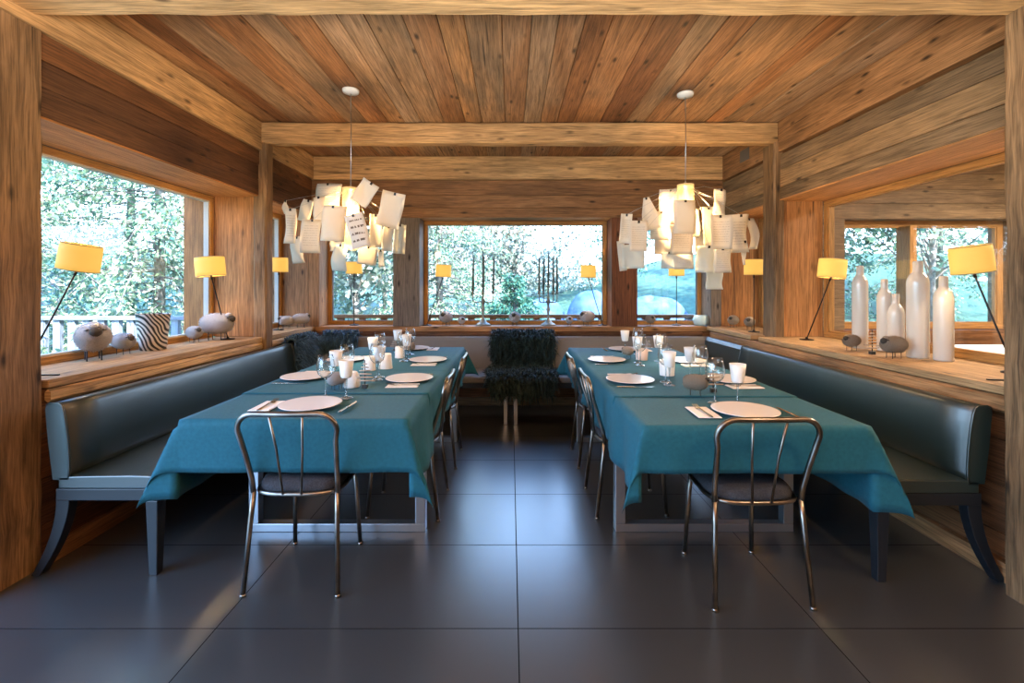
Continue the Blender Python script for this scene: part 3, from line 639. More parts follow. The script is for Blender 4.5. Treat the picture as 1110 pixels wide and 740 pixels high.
# ------------------------------------------------------------ chairs
def make_chair(label):
    root = thing('dining_chair', label, 'chair', (0, 0, 0), 0, 'worn steel dining chairs')
    r = .0118
    # back: one bent tube, from seat joint up, across and down
    pts = []; hw0, hw1 = .188, .215; zt, yt, rc = .812, -.262, .075
    def side(s):
        return [(s*hw0, -.165, .43), (s*(hw0+.003), -.175, .50), (s*(hw0+.010), -.205, .60), (s*(hw0+.018), -.235, .69)]
    pts += side(-1)
    for k in range(7):
        a = PI/2*k/6; pts.append((-(hw1-rc)-rc*math.cos(a), lerp(-.245, yt, math.sin(a)), zt-rc+rc*math.sin(a)))
    pts += [(lerp(-(hw1-rc), hw1-rc, k/6), yt-.006*math.sin(PI*k/6), zt) for k in range(1, 6)]
    for k in range(7):
        a = PI/2*(1-k/6); pts.append(((hw1-rc)+rc*math.cos(a), lerp(-.245, yt, math.sin(a)), zt-rc+rc*math.sin(a)))
    pts += side(1)[::-1]
    b = MB(); b.tube(pts, r, 10); b.build('back_frame', M['chair'], root)
    for s in (-1, 1):
        b = MB(); b.tube([(s*.072, yt, zt-.004), (s*.057, -.225, .65), (s*.041, -.198, .44)], .0055, 8); b.build('back_rod', M['chair'], root)
    # seat hoop
    loop = []
    for k in range(40):
        a = 2*PI*k/40; c, s_ = math.cos(a), math.sin(a); e = .55
        x = .195*math.copysign(abs(c)**e, c); y = .19*math.copysign(abs(s_)**e, s_)
        loop.append((x*(1.0 if y < 0 else .97), y, .437))
    b = MB(); b.tube(loop, .0105, 8, closed=True); b.build('seat_frame', M['chair'], root)
    b = MB(); rs = []
    for z, k in ((.436, .90), (.441, .95), (.452, .965), (.468, .955), (.482, .90), (.488, .80), (.490, .5), (.490, .05)):
        rs.append([(p[0]*k, p[1]*k, z) for p in loop])
    b.rings(rs); b.build('cushion', M['cushion'], root)
    for s in (-1, 1):
        b = MB(); b.tube([(s*.187, -.165, .445), (s*.192, -.18, .33), (s*.208, -.215, .006)], [r, r, .0105], 10); b.tube([(s*.208, -.215, .012), (s*.2083, -.2155, 0)], .0135, 10); b.build('leg', M['chair'], root)
        b = MB(); b.tube([(s*.150, .172, .437), (s*.158, .18, .33), (s*.172, .205, .006)], [r, r, .0105], 10); b.tube([(s*.172, .205, .012), (s*.1723, .2055, 0)], .0135, 10); b.build('leg', M['chair'], root)
    return root
c0 = make_chair('worn steel chair at the near end of the left table, seen from behind'); c0.location = (-.965, 2.268, 0)
dup(c0, 'worn steel chair at the near end of the right table, seen from behind', (1.060, 2.182, 0), .02)
dup(c0, 'nearer of the two steel chairs on the aisle side of the left table', (-.635, 2.92, 0), PI/2)
dup(c0, 'farther of the two steel chairs on the aisle side of the left table', (-.625, 3.70, 0), PI/2)
dup(c0, 'nearer of the two steel chairs on the aisle side of the right table', (.72, 2.95, 0), -PI/2)
dup(c0, 'farther of the two steel chairs on the aisle side of the right table', (.725, 3.71, 0), -PI/2)

# ------------------------------------------------------------ paper chandeliers
def chandelier(label, can, cx, cy, ztop, zbot, papers, seed, watt):
    """papers: (photo x, photo y, width, height in photo px, tilt deg, nearness dy, kind)"""
    rg = random.Random(seed)
    root = thing('paper_chandelier', label, 'chandelier', (cx, cy, CZ), 0, 'paper note chandeliers')
    O = Vector((cx, cy, CZ))
    b = MB(); b.lathe([(.001, -.030), (.018, -.030), (.058, -.022), (.062, -.012), (.062, 0)], seg=24); b.build('canopy', M['whitemetal'], root)
    b = MB(); b.tube([(0, 0, -.028), (.003, 0, (ztop-CZ)*.5), (0, 0, ztop-CZ-.02)], .0035, 6); b.build('cable', M['cable'], root)
    zt, zb = ztop-CZ, zbot-CZ
    b = MB(); rs = []
    for k, z in enumerate([zb+(zt-zb)*i/6 for i in range(7)]):
        rs.append([( (.060+.0016*(i % 2))*math.cos(2*PI*i/48), (.060+.0016*(i % 2))*math.sin(2*PI*i/48), z) for i in range(48)])
    b.rings(rs, cap=False); b.build('glass_cylinder', M['cyl'], root, solid=.003)
    b = MB(); b.lathe([(.004, zt+.02), (.012, zt+.01), (.030, zt-.004), (.058, zt-.008), (.058, zt-.02), (.004, zt-.02)], seg=24); b.build('hub', M['cable'], root)
    b = MB(); b.lathe([(.012, zt-.021), (.014, zt-.05), (.03, zt-.10), (.034, zt-.13), (.02, zt-.165), (.004, zt-.175)], seg=14); b.build('bulb', M['bulb'], root)
    hubz = zt-.03
    for px, py, w, h, tilt, dy, kind in papers:
        Y = cy+dy; s = Y/FPX
        c = Vector(((px-VX)*s, Y, CAM_H-(py-VY)*s))-O; w, h = w*s, h*s
        yaw = math.atan2(c.x, -c.y)*.12+rg.uniform(-.22, .22); t = math.radians(-tilt)
        Mx = rotm('Z', yaw) @ rotm('Y', -t) @ rotm('X', rg.uniform(-.12, .12))
        if dy < 0 and abs(tilt) < 5: Mx = rotm('Z', yaw*.5) @ rotm('Y', -t)
        cu, cv, ph = rg.uniform(-.6, .6), rg.uniform(-.35, .5), rg.uniform(0, 6)
        b = MB(); nx, nz = 6, 8
        def pt(u, v):
            d = cu*(u-.5)**2*w*1.6+cv*(v-.4)**2*h*.9+.006*math.sin(5*u+7*v+ph)
            if kind == 'crumple': d += .02*math.sin(12*u+ph)+.012*math.sin(15*v+6*u)
            x = (u-.5)*w
            if kind == 'peak': x *= (1-.65*max(0, v-.45)/.55)
            if kind == 'tornd': x *= (1-.5*max(0, .45-v)/.45)
            return Mx @ Vector((x, d, (v-.5)*h))+c
        for j in range(nz+1):
            for i in range(nx+1): b.v.append(tuple(pt(i/nx, j/nz)))
        for j in range(nz):
            for i in range(nx):
                q = [(i, j), (i+1, j), (i+1, j+1), (i, j+1)]
                b.face([jj*(nx+1)+ii for ii, jj in q], [(ii/nx, jj/nz) for ii, jj in q], 0, True)
        m = {'letter': 'letter', 'bold': 'bold', 'pale': 'paperpale', 'crumple': 'paperpale'}.get(kind, 'paper')
        pp = b.build('paper_sheet', M[m], root, solid=.0005)
        top = pt(.5, .97); hz = Vector((0, 0, hubz)); dirv = (top-hz); mid = hz.lerp(top, .5)+Vector((0, 0, .012+rg.uniform(0, .02)))
        b = MB(); b.tube([hz+Vector((dirv.x, dirv.y, 0)).normalized()*.05, mid, top], .0011, 5); b.build('wire', M['cable'], root)
        b = MB(); b.box((-.007, -.006, -.012), (.007, .006, .006)); b.v = [tuple(Mx @ Vector(v)+top) for v in b.v]
        tb = MB(); tb.v, tb.f, tb.uv, tb.r, tb.sm, tb.mi = b.v, b.f, b.uv, b.r, b.sm, b.mi
        tb.build('clip', M['lampmetal'], pp)
    lamp_obj('chandelier_light', 'POINT', watt, (1, .70, .40), (cx, cy, (ztop+zbot)/2+.02), shadow_soft_size=.05).parent = None
    return root
LP = [(352.4, 214, 30, 32, 3, .12, 'letter'), (358.5, 241.5, 28, 39, 4, -.35, 'plain'), (331, 228, 15, 24, 15, .12, 'plain'),
      (314.6, 245, 13, 38, 4, -.10, 'letter'), (310, 224, 7, 15, -12, .0, 'peak'), (336.5, 255.5, 21, 37, 1, -.2, 'letter'), (320, 271, 17, 29, -3, .16, 'plain'),
      (396.3, 210, 20, 27, 33, -.25, 'plain'), (424.4, 227.5, 26, 38, 14, -.2, 'plain'), (387.5, 250.3, 21, 37, -13, -.42, 'bold'),
      (407, 250, 13, 36, 1, .15, 'plain'), (420, 258, 11, 28, 2, .22, 'plain'), (433, 259, 13, 32, 3, -.05, 'crumple'),
      (398, 277, 20, 20, 8, .22, 'plain'), (366.5, 279, 20, 29, 3, .0, 'pale'), (365, 266, 15, 12, 0, .26, 'plain'), (413, 280, 6, 19, -4, .28, 'pale'),
      (345, 226, 14, 28, -8, -.08, 'plain')]
chandelier('left paper chandelier of clipped notes, hanging over the left table', (380, 99), -1.213, 3.555, 2.105, 1.64, LP, 5, 74)
RP = [(726.7, 223.4, 23, 37, 1, .12, 'letter'), (743, 234.8, 25, 37, 0, -.4, 'plain'), (678.4, 248, 12, 32, 5, -.05, 'letter'), (691.6, 256, 19, 33, 1, -.3, 'letter'),
      (704, 231, 17, 36, -12, .05, 'peak'), (716, 244.4, 20, 31, 4, .1, 'letter'), (718, 267, 18, 18, 2, .16, 'plain'), (738.5, 259, 25, 33, 0, -.12, 'letter'),
      (741.7, 282, 21, 19, 0, -.06, 'letter'), (725, 282, 16, 18, 2, .06, 'pale'), (686, 278, 23, 26, -2, .0, 'pale'), (674, 277, 8, 33, -6, .06, 'plain'), (693, 266, 10, 32, -3, .12, 'plain'),
      (781, 219, 14, 29, 6, .1, 'letter'), (769, 246, 16, 44, -2, .16, 'plain'), (781, 251.5, 23, 37, 0, -.3, 'letter'), (767, 281, 22, 29, 2, -.05, 'pale'),
      (784, 282, 19, 27, -2, -.1, 'letter'), (802, 253, 22, 41, -3, -.05, 'letter'), (816, 253, 14, 34, -4, .12, 'plain'), (774, 303, 21, 21, 0, .05, 'pale'),
      (755, 241, 10, 33, 4, .16, 'plain'), (758, 262, 14, 22, 2, .24, 'plain'), (806, 274, 6, 26, -3, -.02, 'tornd')]
chandelier('right paper chandelier of clipped notes, hanging over the right table', (744, 102), 1.350, 3.620, 2.145, 1.68, RP, 8, 96)

# ------------------------------------------------------------ reading lamps on the sills
def table_lamp(label, foot, sc, r, h, tilt=0, yaw=0, flat=.8, watt=16):
    """foot point on the sill, sc = centre of the shade"""
    root = thing('table_lamp', label, 'lamp', foot, 0, 'small lamps with yellow shades')
    F = Vector(foot); S = Vector(sc)-F
    b = MB(); b.lathe([(.001, 0), (.055, 0), (.056, .004), (.052, .008), (.012, .011), (.010, .024), (.001, .024)], seg=20); b.build('base', M['lampmetal'], root)
    Mx = rotm('Z', yaw) @ rotm('Y', math.radians(tilt))
    top = S+Mx @ Vector((0, 0, -h*.5+.01))
    b = MB(); b.tube([(0, 0, .010), top*.5, top, S+Mx @ Vector((0, 0, -.02))], .0048, 7); b.tube([top*.93, top*1.0], .008, 8); b.build('stem', M['lampmetal'], root)
    b = MB(); b.lathe([(r*.97, -h/2), (r*.97, -h*.25), (r*.97, h*.25), (r*.95, h/2)], c=S, seg=36, Mx=Mx, sy=flat, cap=False)
    sh = b.build('lamp_shade', M['shade'], root, solid=.0025)
    b = MB()
    for z, rr in ((-h/2, r*.972), (h/2, r*.952)):
        ring = [Mx @ Vector((rr*math.cos(2*PI*k/36), rr*flat*math.sin(2*PI*k/36), z))+S for k in range(36)]
        b2 = MB(); b2.tube(ring, .0025, 5, closed=True); b2.build('shade_trim', M['shadetop'], sh)
    b = MB(); b.lathe([(.004, -.03), (.014, -.025), (.016, -.005), (.026, .018), (.022, .04), (.004, .05)], c=S, seg=12, Mx=Mx); b.build('bulb', M['bulb'], root)
    lamp_obj('lamp_light', 'POINT', watt, WARM, tuple(Vector(sc)+Mx @ Vector((0, 0, .005))), shadow_soft_size=.03)
    return root
table_lamp('tilted yellow lamp at the near end of the left sill, beside the post', (-2.55, 2.45, SZ), (-2.50, 2.72, 1.527), .108, .150, 10, 0, .85)
table_lamp('yellow lamp at the far end of the left sill, behind the large sheep', (-2.45, 4.06, SZ), (-2.50, 3.90, 1.524), .118, .155, -5, 0, .85)
table_lamp('yellow lamp on the back left corner sill, behind the slim post', (-2.44, 4.93, SZ), (-2.45, 4.95, 1.589), .098, .150)
table_lamp('upright lamp in the left back window under the paper chandelier', (-1.857, 5.56, SZ), (-1.857, 5.56, 1.582), .098, .140)
table_lamp('leaning lamp at the left end of the wide middle window', (-.985, 5.53, SZ), (-.795, 5.55, 1.546), .094, .142, 2)
table_lamp('leaning lamp at the right end of the wide middle window', (1.085, 5.53, SZ), (.92, 5.55, 1.540), .094, .145, 1)
table_lamp('upright lamp in the right back window under the paper chandelier', (1.968, 5.56, SZ), (1.968, 5.56, 1.560), .094, .142)
table_lamp('yellow lamp on the back right corner sill, behind the slim post', (2.45, 4.72, SZ), (2.45, 4.72, 1.555), .098, .155)
table_lamp('yellow lamp at the far end of the right sill, stem leaning to the right', (2.54, 4.02, SZ), (2.58, 3.76, 1.503), .106, .148, 6, 0, .85)
table_lamp('large yellow lamp at the near end of the right sill beside the bottles', (2.65, 2.46, SZ), (2.60, 2.645, 1.511), .104, .150, -8, 0, .85)

# ------------------------------------------------------------ felt sheep
def sheep_mesh(brown=False):
    root = thing('felt_sheep', 'felt sheep', 'sheep figurine', (0, 0, 0), 0, 'felt sheep figurines')
    rg = random.Random(3); b = MB(); rs = []
    for j in range(15):
        a = PI*j/14; x = -.5*math.cos(a)*1.0; rad = max(.004, math.sin(a)**.62)
        rs.append([(x*(1), .345*rad*math.cos(2*PI*k/22)*(1+rg.uniform(-.02, .02)), .56+.345*rad*math.sin(2*PI*k/22)*(1+rg.uniform(-.02, .02))) for k in range(22)])
    b.rings(rs); b.build('body', M['woolbrown' if brown else 'wool'], root, subsurf=1)
    b = MB()
    for k in range(1500):
        a, t = rg.uniform(0, 2*PI), rg.uniform(.08, .97)*PI; q = math.sin(t)**.62
        p = Vector((-.5*math.cos(t), .345*q*math.cos(a), .56+.345*q*math.sin(a))); nr = Vector((-math.cos(t)*.7, q*math.cos(a), q*math.sin(a))).normalized()
        tg = nr.cross(Vector((rg.gauss(0, .4), rg.gauss(0, .4), 1))).normalized(); l = rg.uniform(.05, .11); d = (tg*rg.choice((-1, 1))+nr*rg.uniform(.02, .3)).normalized(); sd = nr.cross(d).normalized()*.006; i0 = len(b.v)
        b.v += [tuple(p-sd), tuple(p+sd), tuple(p+d*l*.55+nr*.012+sd), tuple(p+d*l*.55+nr*.012-sd), tuple(p+d*l)]; b.face((i0, i0+1, i0+2, i0+3), None, 0, True); b.face((i0+3, i0+2, i0+4), None, 0, True)
    f = b.build('wool_fuzz', M['woolbrown' if brown else 'wool'], root); f['kind'] = 'stuff'
    b = MB()
    b.lathe([(.01, -.17), (.07, -.15), (.125, -.06), (.135, .02), (.10, .10), (.02, .13)], c=(.47, 0, .72), seg=14, Mx=rotm('Y', math.radians(118)))
    hd = b.build('head', M['woolface'], root, subsurf=1)
    b = MB(); b.lathe([(.01, -.08), (.10, -.05), (.135, .02), (.10, .08), (.01, .11)], c=(.38, 0, .82), seg=12); b.build('wool_tuft', M['woolbrown' if brown else 'wool'], root, subsurf=1)
    for s in (-1, 1):
        b = MB(); b.lathe([(.005, -.05), (.035, -.02), (.04, .01), (.005, .06)], c=(.43, s*.15, .76), seg=8, Mx=rotm('X', s*-1.9), sy=.5); b.build('ear', M['woolface'], hd)
    for sx in (-.2, .2):
        for sy in (-.13, .13):
            b = MB(); b.tube([(sx, sy, .32), (sx*1.03, sy*1.03, .02), (sx*1.03+.02, sy*1.03, 0)], [.016, .014, .018], 7); b.build('leg', M['wire'], root)
    return root
SHP = [ # label, x, y, z, yaw, length, brown
 ('large grey felt sheep nearest the left post on the left sill', -2.60, 2.92, SZ, -.75, .255, 0),
 ('small grey felt sheep between the large sheep and the striped vase', -2.62, 3.17, SZ, -.3, .155, 0),
 ('small grey felt sheep just behind the striped vase on the left sill', -2.60, 3.85, SZ, -.5, .145, 0),
 ('large pale felt sheep at the far end of the left sill', -2.52, 4.02, SZ, .1, .25, 0),
 ('paler front sheep of the pair in the back left corner', -2.47, 5.16, SZ, -2.4, .15, 0),
 ('rear sheep of the pair in the back left corner', -2.36, 5.27, SZ, .6, .17, 0),
 ('round felt sheep next to the leaning lamp at the left of the middle window', -.757, 5.50, SZ, -1.9, .185, 0),
 ('small felt sheep left of the left candelabra', -.575, 5.50, SZ, -1.2, .115, 0),
 ('felt sheep between the two candelabras, above the fur throw', .05, 5.50, SZ, -1.75, .18, 0),
 ('small felt sheep right of the right candelabra', .69, 5.50, SZ, -1.6, .12, 0),
 ('felt sheep looking left beside the lamp at the right of the middle window', .905, 5.52, SZ, -2.5, .19, 0),
 ('lone felt sheep in the right back window, left of the lamp', 1.64, 5.50, SZ, -1.4, .14, 1),
 ('left brown sheep of the pair in the back right corner', 2.49, 5.24, SZ, -2.4, .15, 1),
 ('right brown sheep of the pair in the back right corner, beside the lamp', 2.54, 4.98, SZ, -2.2, .15, 1),
 ('small brown sheep on the right sill in front of the tallest left bottle', 2.437, 3.35, SZ, 3.5, .125, 1),
 ('larger brown sheep on the right sill in front of the short bottles', 2.445, 2.99, SZ, 3.3, .155, 1),
 ('brown felt sheep on the left table behind the front wine glass', -1.015, 2.735, TZ, .9, .11, 0),
 ('small brown sheep at the far end of the left table', -.905, 4.24, TZ, 1.2, .10, 1),
 ('brown felt sheep on the right table beside the front wine glass', 1.02, 2.59, TZ, -.35, .125, 1),
 ('small brown sheep at the far end of the right table by the candle cup', .985, 3.95, TZ, 2.2, .10, 1)]
protos = {}
for lb, x, y, z, yaw, ln, br in SHP:
    if br not in protos:
        o = sheep_mesh(br); protos[br] = o; o['label'] = lb; o.location = (x, y, z); o.rotation_euler = (0, 0, yaw); o.scale = (ln,)*3
    else: dup(protos[br], lb, (x, y, z), yaw, ln)

# ------------------------------------------------------------ vase, bottles, wooden trees, candelabras, bowl
b = MB(); prof = [(.001, 0), (.074, 0), (.080, .006), (.086, .08), (.094, .16), (.104, .255), (.106, .26), (.102, .26), (.099, .253), (.088, .16), (.078, .03), (.001, .02)]
b.lathe(prof, seg=48); o = b.build('zebra_vase', M['zebra']); o.location = (-2.585, 3.39, SZ); tag(o, 'black and white zebra-striped vase on the left sill', 'vase')
def bottle(label, x, y, r, h):
    r *= .80; b = MB(); n = r*.46; e = h-.075
    b.lathe([(.001, 0), (r*.92, 0), (r, .008), (r, e-.075), (r*.985, e-.055), (r*.92, e-.036), (r*.78, e-.018), (r*.62, e-.006), (n*1.08, e+.004), (n, e+.016), (n, h-.004), (n*.92, h), (n*.7, h-.004), (n*.7, h-.03), (.001, h-.03)], seg=40)
    o = b.build('milk_glass_bottle', M['bottle']); o.location = (x, y, SZ); tag(o, label, 'bottle', 'milky glass bottles on the right sill')
bottle('tall milky bottle, leftmost of the five on the right sill', 2.60, 3.487, .063, .612)
bottle('medium milky bottle, second from the left on the right sill', 2.66, 3.335, .056, .510)
bottle('shortest milky bottle, in the middle of the five', 2.70, 3.29, .066, .405)
bottle('tallest and widest milky bottle, fourth from the left', 2.615, 3.01, .074, .618)
bottle('milky bottle nearest the large yellow lamp, rightmost of five', 2.66, 2.88, .062, .520)
def wood_tree(label, x, y, z, h, m='driftwood'):
    root = thing('wooden_tree', label, 'tree figurine', (x, y, z), 0, 'little stacked wooden trees')
    b = MB(); w = h*.09; b.box((-w, -w, 0), (w, w, h*.13), 2); b.build('block', M['darkhandle' if m == 'driftwood' else m], root, bevel=.002)
    b = MB(); b.tube([(0, 0, h*.12), (0, 0, h)], h*.018, 6); b.build('rod', M['wire'], root)
    for k in range(6):
        z0 = h*(.26+.12*k); l = h*(.36-.055*k); a = RN.uniform(-.35, .35)
        b = MB(); b.tube([(-l*math.cos(a), -l*math.sin(a), z0), (0, 0, z0+h*.006), (l*math.cos(a), l*math.sin(a), z0)], [h*.022, h*.030, h*.02], 7); b.build('branch', M[m], root)
wood_tree('little wooden tree between the two brown sheep on the right sill', 2.43, 3.15, SZ, .165)
wood_tree('little wooden tree in the middle of the left table', -.86, 2.765, TZ, .165)
wood_tree('little wooden tree at the far end of the left table', -1.09, 4.40, TZ, .125)
wood_tree('brass-coloured little tree at the far end of the right table', 1.30, 4.42, TZ, .10, 'cutlery')
wood_tree('little wooden tree on the right table behind the front wine glass', 1.15, 2.66, TZ, .165)
def candelabra(label, x, y, rot):
    root = thing('candelabra', label, 'candelabra', (x, y, SZ), rot, 'candelabras on the back sill')
    b = MB(); b.lathe([(.001, 0), (.088, 0), (.092, .010), (.075, .022), (.045, .04), (.030, .065), (.016, .08), (.011, .11), (.014, .16), (.024, .19), (.015, .215), (.012, .24), (.022, .27), (.026, .29), (.014, .32), (.010, .35), (.010, .44), (.02, .452), (.024, .47), (.02, .472), (.001, .465)], seg=18)
    b.build('stem', M['oldmetal'], root)
    for k in range(4):
        a = k*PI/2; c, s = math.cos(a), math.sin(a)
        b = MB(); b.tube([(c*r_, s*r_, z) for r_, z in ((.012, .285), (.06, .272), (.10, .274), (.118, .292), (.12, .33), (.12, .372))], .0065, 7); b.build('arm', M['oldmetal'], root)
        b = MB(); b.lathe([(.004, .368), (.022, .374), (.024, .380), (.013, .386), (.016, .405), (.013, .41), (.001, .405)], c=(c*.12, s*.12, 0), seg=12); b.build('candle_cup', M['oldmetal'], root)
    for k, (r_, z0, z1) in enumerate([(.12, .404, .80)]*4+[(0, .465, .86)]):
        a = k*PI/2; q = RN.uniform(-.012, .012)
        b = MB(); b.tube([(r_*math.cos(a), r_*math.sin(a), z0), (r_*math.cos(a)+q*.5, r_*math.sin(a), (z0+z1)/2), (r_*math.cos(a)+q, r_*math.sin(a), z1)], [.0135, .0125, .008], 8); b.build('candle', M['candle'], root)
candelabra('left candelabra with tall thin candles on the sill of the middle window', -.325, 5.52, .06)
candelabra('right candelabra with tall thin candles on the sill of the middle window', .443, 5.52, .42)
b = MB(); rs = []
for r_, z in ((.05, 0), (.075, .012), (.086, .05), (.084, .09), (.072, .122), (.066, .122), (.078, .09), (.079, .05), (.06, .02)):
    rs.append([(r_*(1+.035*(i % 2))*math.cos(2*PI*i/40), r_*(1+.035*(i % 2))*math.sin(2*PI*i/40), z) for i in range(40)])
b.rings(rs); o = b.build('ribbed_bowl', M['ridged']); o.location = (2.235, 5.50, SZ); tag(o, 'pale blue ribbed glass bowl in the right back window', 'bowl')
def strip(label, x, y, rz):
    b = MB(); b.box((-.045, -.006, 0), (.045, .006, .007)); o = b.build('dark_strip', M['lampmetal'], bevel=.002); o.location = (x, y, SZ); o.rotation_euler = (0, 0, rz); tag(o, label, 'metal strip')  # small dark flat bar lying on the sill
strip('small dark flat strip at the near end of the left sill', -2.36, 2.40, 0.1)
strip('small dark flat strip at the near end of the right sill', 2.36, 2.27, -.2)

# ------------------------------------------------------------ tableware
def wine_glass_proto():
    root = thing('wine_glass', 'wine glass', 'wine glass', (0, 0, 0), 0, 'clear wine glasses')
    b = MB(); b.lathe([(.001, .0), (.037, .0), (.038, .002), (.030, .005), (.010, .009), (.0045, .016), (.004, .05), (.0045, .095), (.008, .104)], seg=24, cap=True); b.build('stem', M['stemglass'], root)
    b = MB(); b.lathe([(.006, .104), (.022, .110), (.040, .130), (.0485, .155), (.0485, .175), (.042, .205), (.036, .232), (.0348, .232), (.0405, .205), (.047, .175), (.047, .156), (.0385, .132), (.021, .112), (.001, .107)], seg=28, cap=False); b.build('bowl', M['glass'], root)
    return root
def goblet_proto():
    root = thing('goblet', 'goblet', 'goblet', (0, 0, 0), 0, 'frosted white goblets')
    b = MB(); b.lathe([(.001, .0), (.034, .0), (.035, .002), (.028, .005), (.009, .009), (.0045, .016), (.0042, .06), (.006, .105), (.012, .110)], seg=24); b.build('stem', M['stemglass'], root)
    b = MB(); b.lathe([(.005, .108), (.024, .110), (.029, .118), (.034, .155), (.040, .204), (.0385, .204), (.0325, .155), (.027, .120), (.001, .116)], seg=28, cap=False); b.build('bowl', M['frost'], root)
    return root
def plate_proto():
    root = thing('plate', 'plate', 'plate', (0, 0, 0), 0, 'lilac plates with pale rims')
    b = MB(); b.lathe([(.001, 0), (.085, 0), (.10, .004), (.148, .014), (.150, .016), (.1495, .0175), (.143, .0168)], seg=48, cap=True); b.build('rim', M['rim'], root)
    b = MB(); b.lathe([(.143, .0167), (.10, .0092), (.088, .0062), (.05, .0056), (.001, .0056)], seg=48, cap=False); b.build('well', M['ceramic'], root)
    return root
def fork_proto():
    root = thing('fork', 'fork', 'fork', (0, 0, 0), 0, 'forks on the napkins')
    def bar(b, xs, w, z, h): b.rings([[(-ww, x, zz), (ww, x, zz), (ww, x, zz+h), (-ww, x, zz+h)] for x, ww, zz in zip(xs, w, z)], smooth=False); return b
    bar(MB(), (-.10, -.09, -.02, .02), (.006, .0085, .0045, .004), (.0, .0, .003, .006), .0025).build('handle', M['cutlery'], root)
    bar(MB(), (.0201, .035, .05, .058), (.004, .011, .0125, .0125), (.006, .002, .001, .003), .002).build('neck', M['cutlery'], root)
    for k in range(4):
        b = MB(); x = -.0105+.007*k; b.rings([[(x-w, y, z), (x+w, y, z), (x+w, y, z+.0018), (x-w, y, z+.0018)] for y, w, z in ((.0575, .002, .003), (.08, .0017, .006), (.10, .001, .010))], smooth=False); b.build('tine', M['cutlery'], root)
    return root
def knife_proto():
    root = thing('knife', 'knife', 'knife', (0, 0, 0), 0, 'table knives')
    b = MB(); b.rings([[(-w, y, 0), (w, y, 0), (w, y, .006), (-w, y, .006)] for y, w in ((-.115, .006), (-.105, .0078), (-.03, .006), (-.012, .0065))], smooth=False); b.build('handle', M['cutlery'], root, bevel=.0015)
    b = MB(); b.rings([[(-.006, y, 0.001), (w, y, .001), (w, y, .0032), (-.006, y, .0032)] for y, w in ((-.0119, .0055), (.05, .0085), (.085, .007), (.105, -.003))], smooth=False); b.build('blade', M['cutlery'], root)
    return root
def napkin_proto():
    b = MB(); 
    for k in range(3): b.box((-.052+.002*k, -.095+.001*k, .0015*k), (.052-.001*k, .095-.002*k, .0015*k+.0014))
    o = b.build('napkin', M['napkin']); return tag(o, 'napkin', 'napkin', 'folded white napkins')
PR = {}
def put(kind, proto, label, x, y, z, rz=0):
    if kind not in PR:
        o = proto(); PR[kind] = o; o['label'] = label; o.location = (x, y, z); o.rotation_euler = (0, 0, rz); return o
    return dup(PR[kind], label, (x, y, z), rz)
def setting(where, px, py, face, wine, gob, nap=(-.185, 0.0), knife=.185):
    """face = direction the diner looks along; napkin and fork lie to the diner's left, knife to the right"""
    rz = face-PI/2; c, s = math.cos(rz), math.sin(rz)
    at = lambda u, v: (px+u*c-v*s, py+u*s+v*c)
    put('plate', plate_proto, 'lilac plate with pale rim '+where, px, py, TZ, 0)
    x, y = at(*nap); put('napkin', napkin_proto, 'folded white napkin '+where, x, y, TZ, rz+RN.uniform(-.05, .05))
    put('fork', fork_proto, 'steel fork on the napkin '+where, x, y, TZ+.0046, rz+RN.uniform(-.06, .06))
    x, y = at(knife, -.01); put('knife', knife_proto, 'steel knife beside the plate '+where, x, y, TZ, rz+RN.uniform(-.08, .08))
    put('wine', wine_glass_proto, 'clear round wine glass '+where, wine[0], wine[1], TZ, RN.uniform(0, 3))
    put('goblet', goblet_proto, 'frosted white goblet '+where, gob[0], gob[1], TZ, RN.uniform(0, 3))
l = 'on the left table'; r = 'on the right table'
setting('at the near end setting '+l, -1.00, 2.345, PI/2, (-.996, 2.525), (-.882, 2.515), (-.215, .0), .195)
setting('at the nearer bench-side setting '+l, -1.345, 3.07, 0, (-1.045, 2.985), (-1.075, 2.885))
setting('at the farther bench-side setting '+l, -1.335, 3.80, 0, (-1.046, 3.74), (-1.070, 3.64))
setting('at the nearer aisle-side setting '+l, -.650, 3.01, PI, (-.855, 3.00), (-.865, 3.095))
setting('at the farther aisle-side setting '+l, -.665, 3.78, PI, (-.86, 3.76), (-.855, 3.86))
setting('at the far end setting '+l, -.93, 4.50, -PI/2, (-.885, 4.13), (-1.03, 4.27))
setting('at the near end setting '+r, 1.112, 2.225, PI/2, (1.049, 2.405), (1.158, 2.39), (-.20, .0), .20)
setting('at the nearer aisle-side setting '+r, .757, 2.97, 0, (.970, 2.93), (.962, 2.84))
setting('at the farther aisle-side setting '+r, .775, 3.78, 0, (.985, 3.56), (.996, 3.68))
setting('at the nearer bench-side setting '+r, 1.395, 2.98, PI, (1.19, 2.94), (1.165, 3.04))
setting('at the farther bench-side setting '+r, 1.40, 3.74, PI, (1.175, 3.65), (1.185, 3.76))
setting('at the far end setting '+r, 1.08, 4.44, -PI/2, (1.125, 4.14), (1.03, 4.22))
def cup(label, x, y, r0, r1, h, m='wax', rounded=False):
    b = MB(); p = [(.001, 0), (r0, 0), (r0, .004), (r1, h), (r1*.93, h), (r0*.93, .02), (.001, .015)]
    if rounded: p = [(.001, 0), (r0*.9, 0), (r0, .01), (r0*1.02, h*.4), (r0*.92, h*.7), (r0*.72, h*.93), (r0*.6, h), (r0*.5, h*.97), (.001, h*.9)]
    b.lathe(p, seg=28); o = b.build('candle_cup', M[m]); o.location = (x, y, TZ); tag(o, label, 'candle holder', 'white candle cups on the tables')
cup('rounded white candle cup behind the front goblet on the left table', -.945, 2.79, .048, .03, .092, rounded=True)
cup('left of the two white candle cups in the middle of the left table', -1.01, 3.36, .042, .036, .10)
cup('wider right one of the two white candle cups in the middle of the left table', -.915, 3.43, .050, .041, .108)
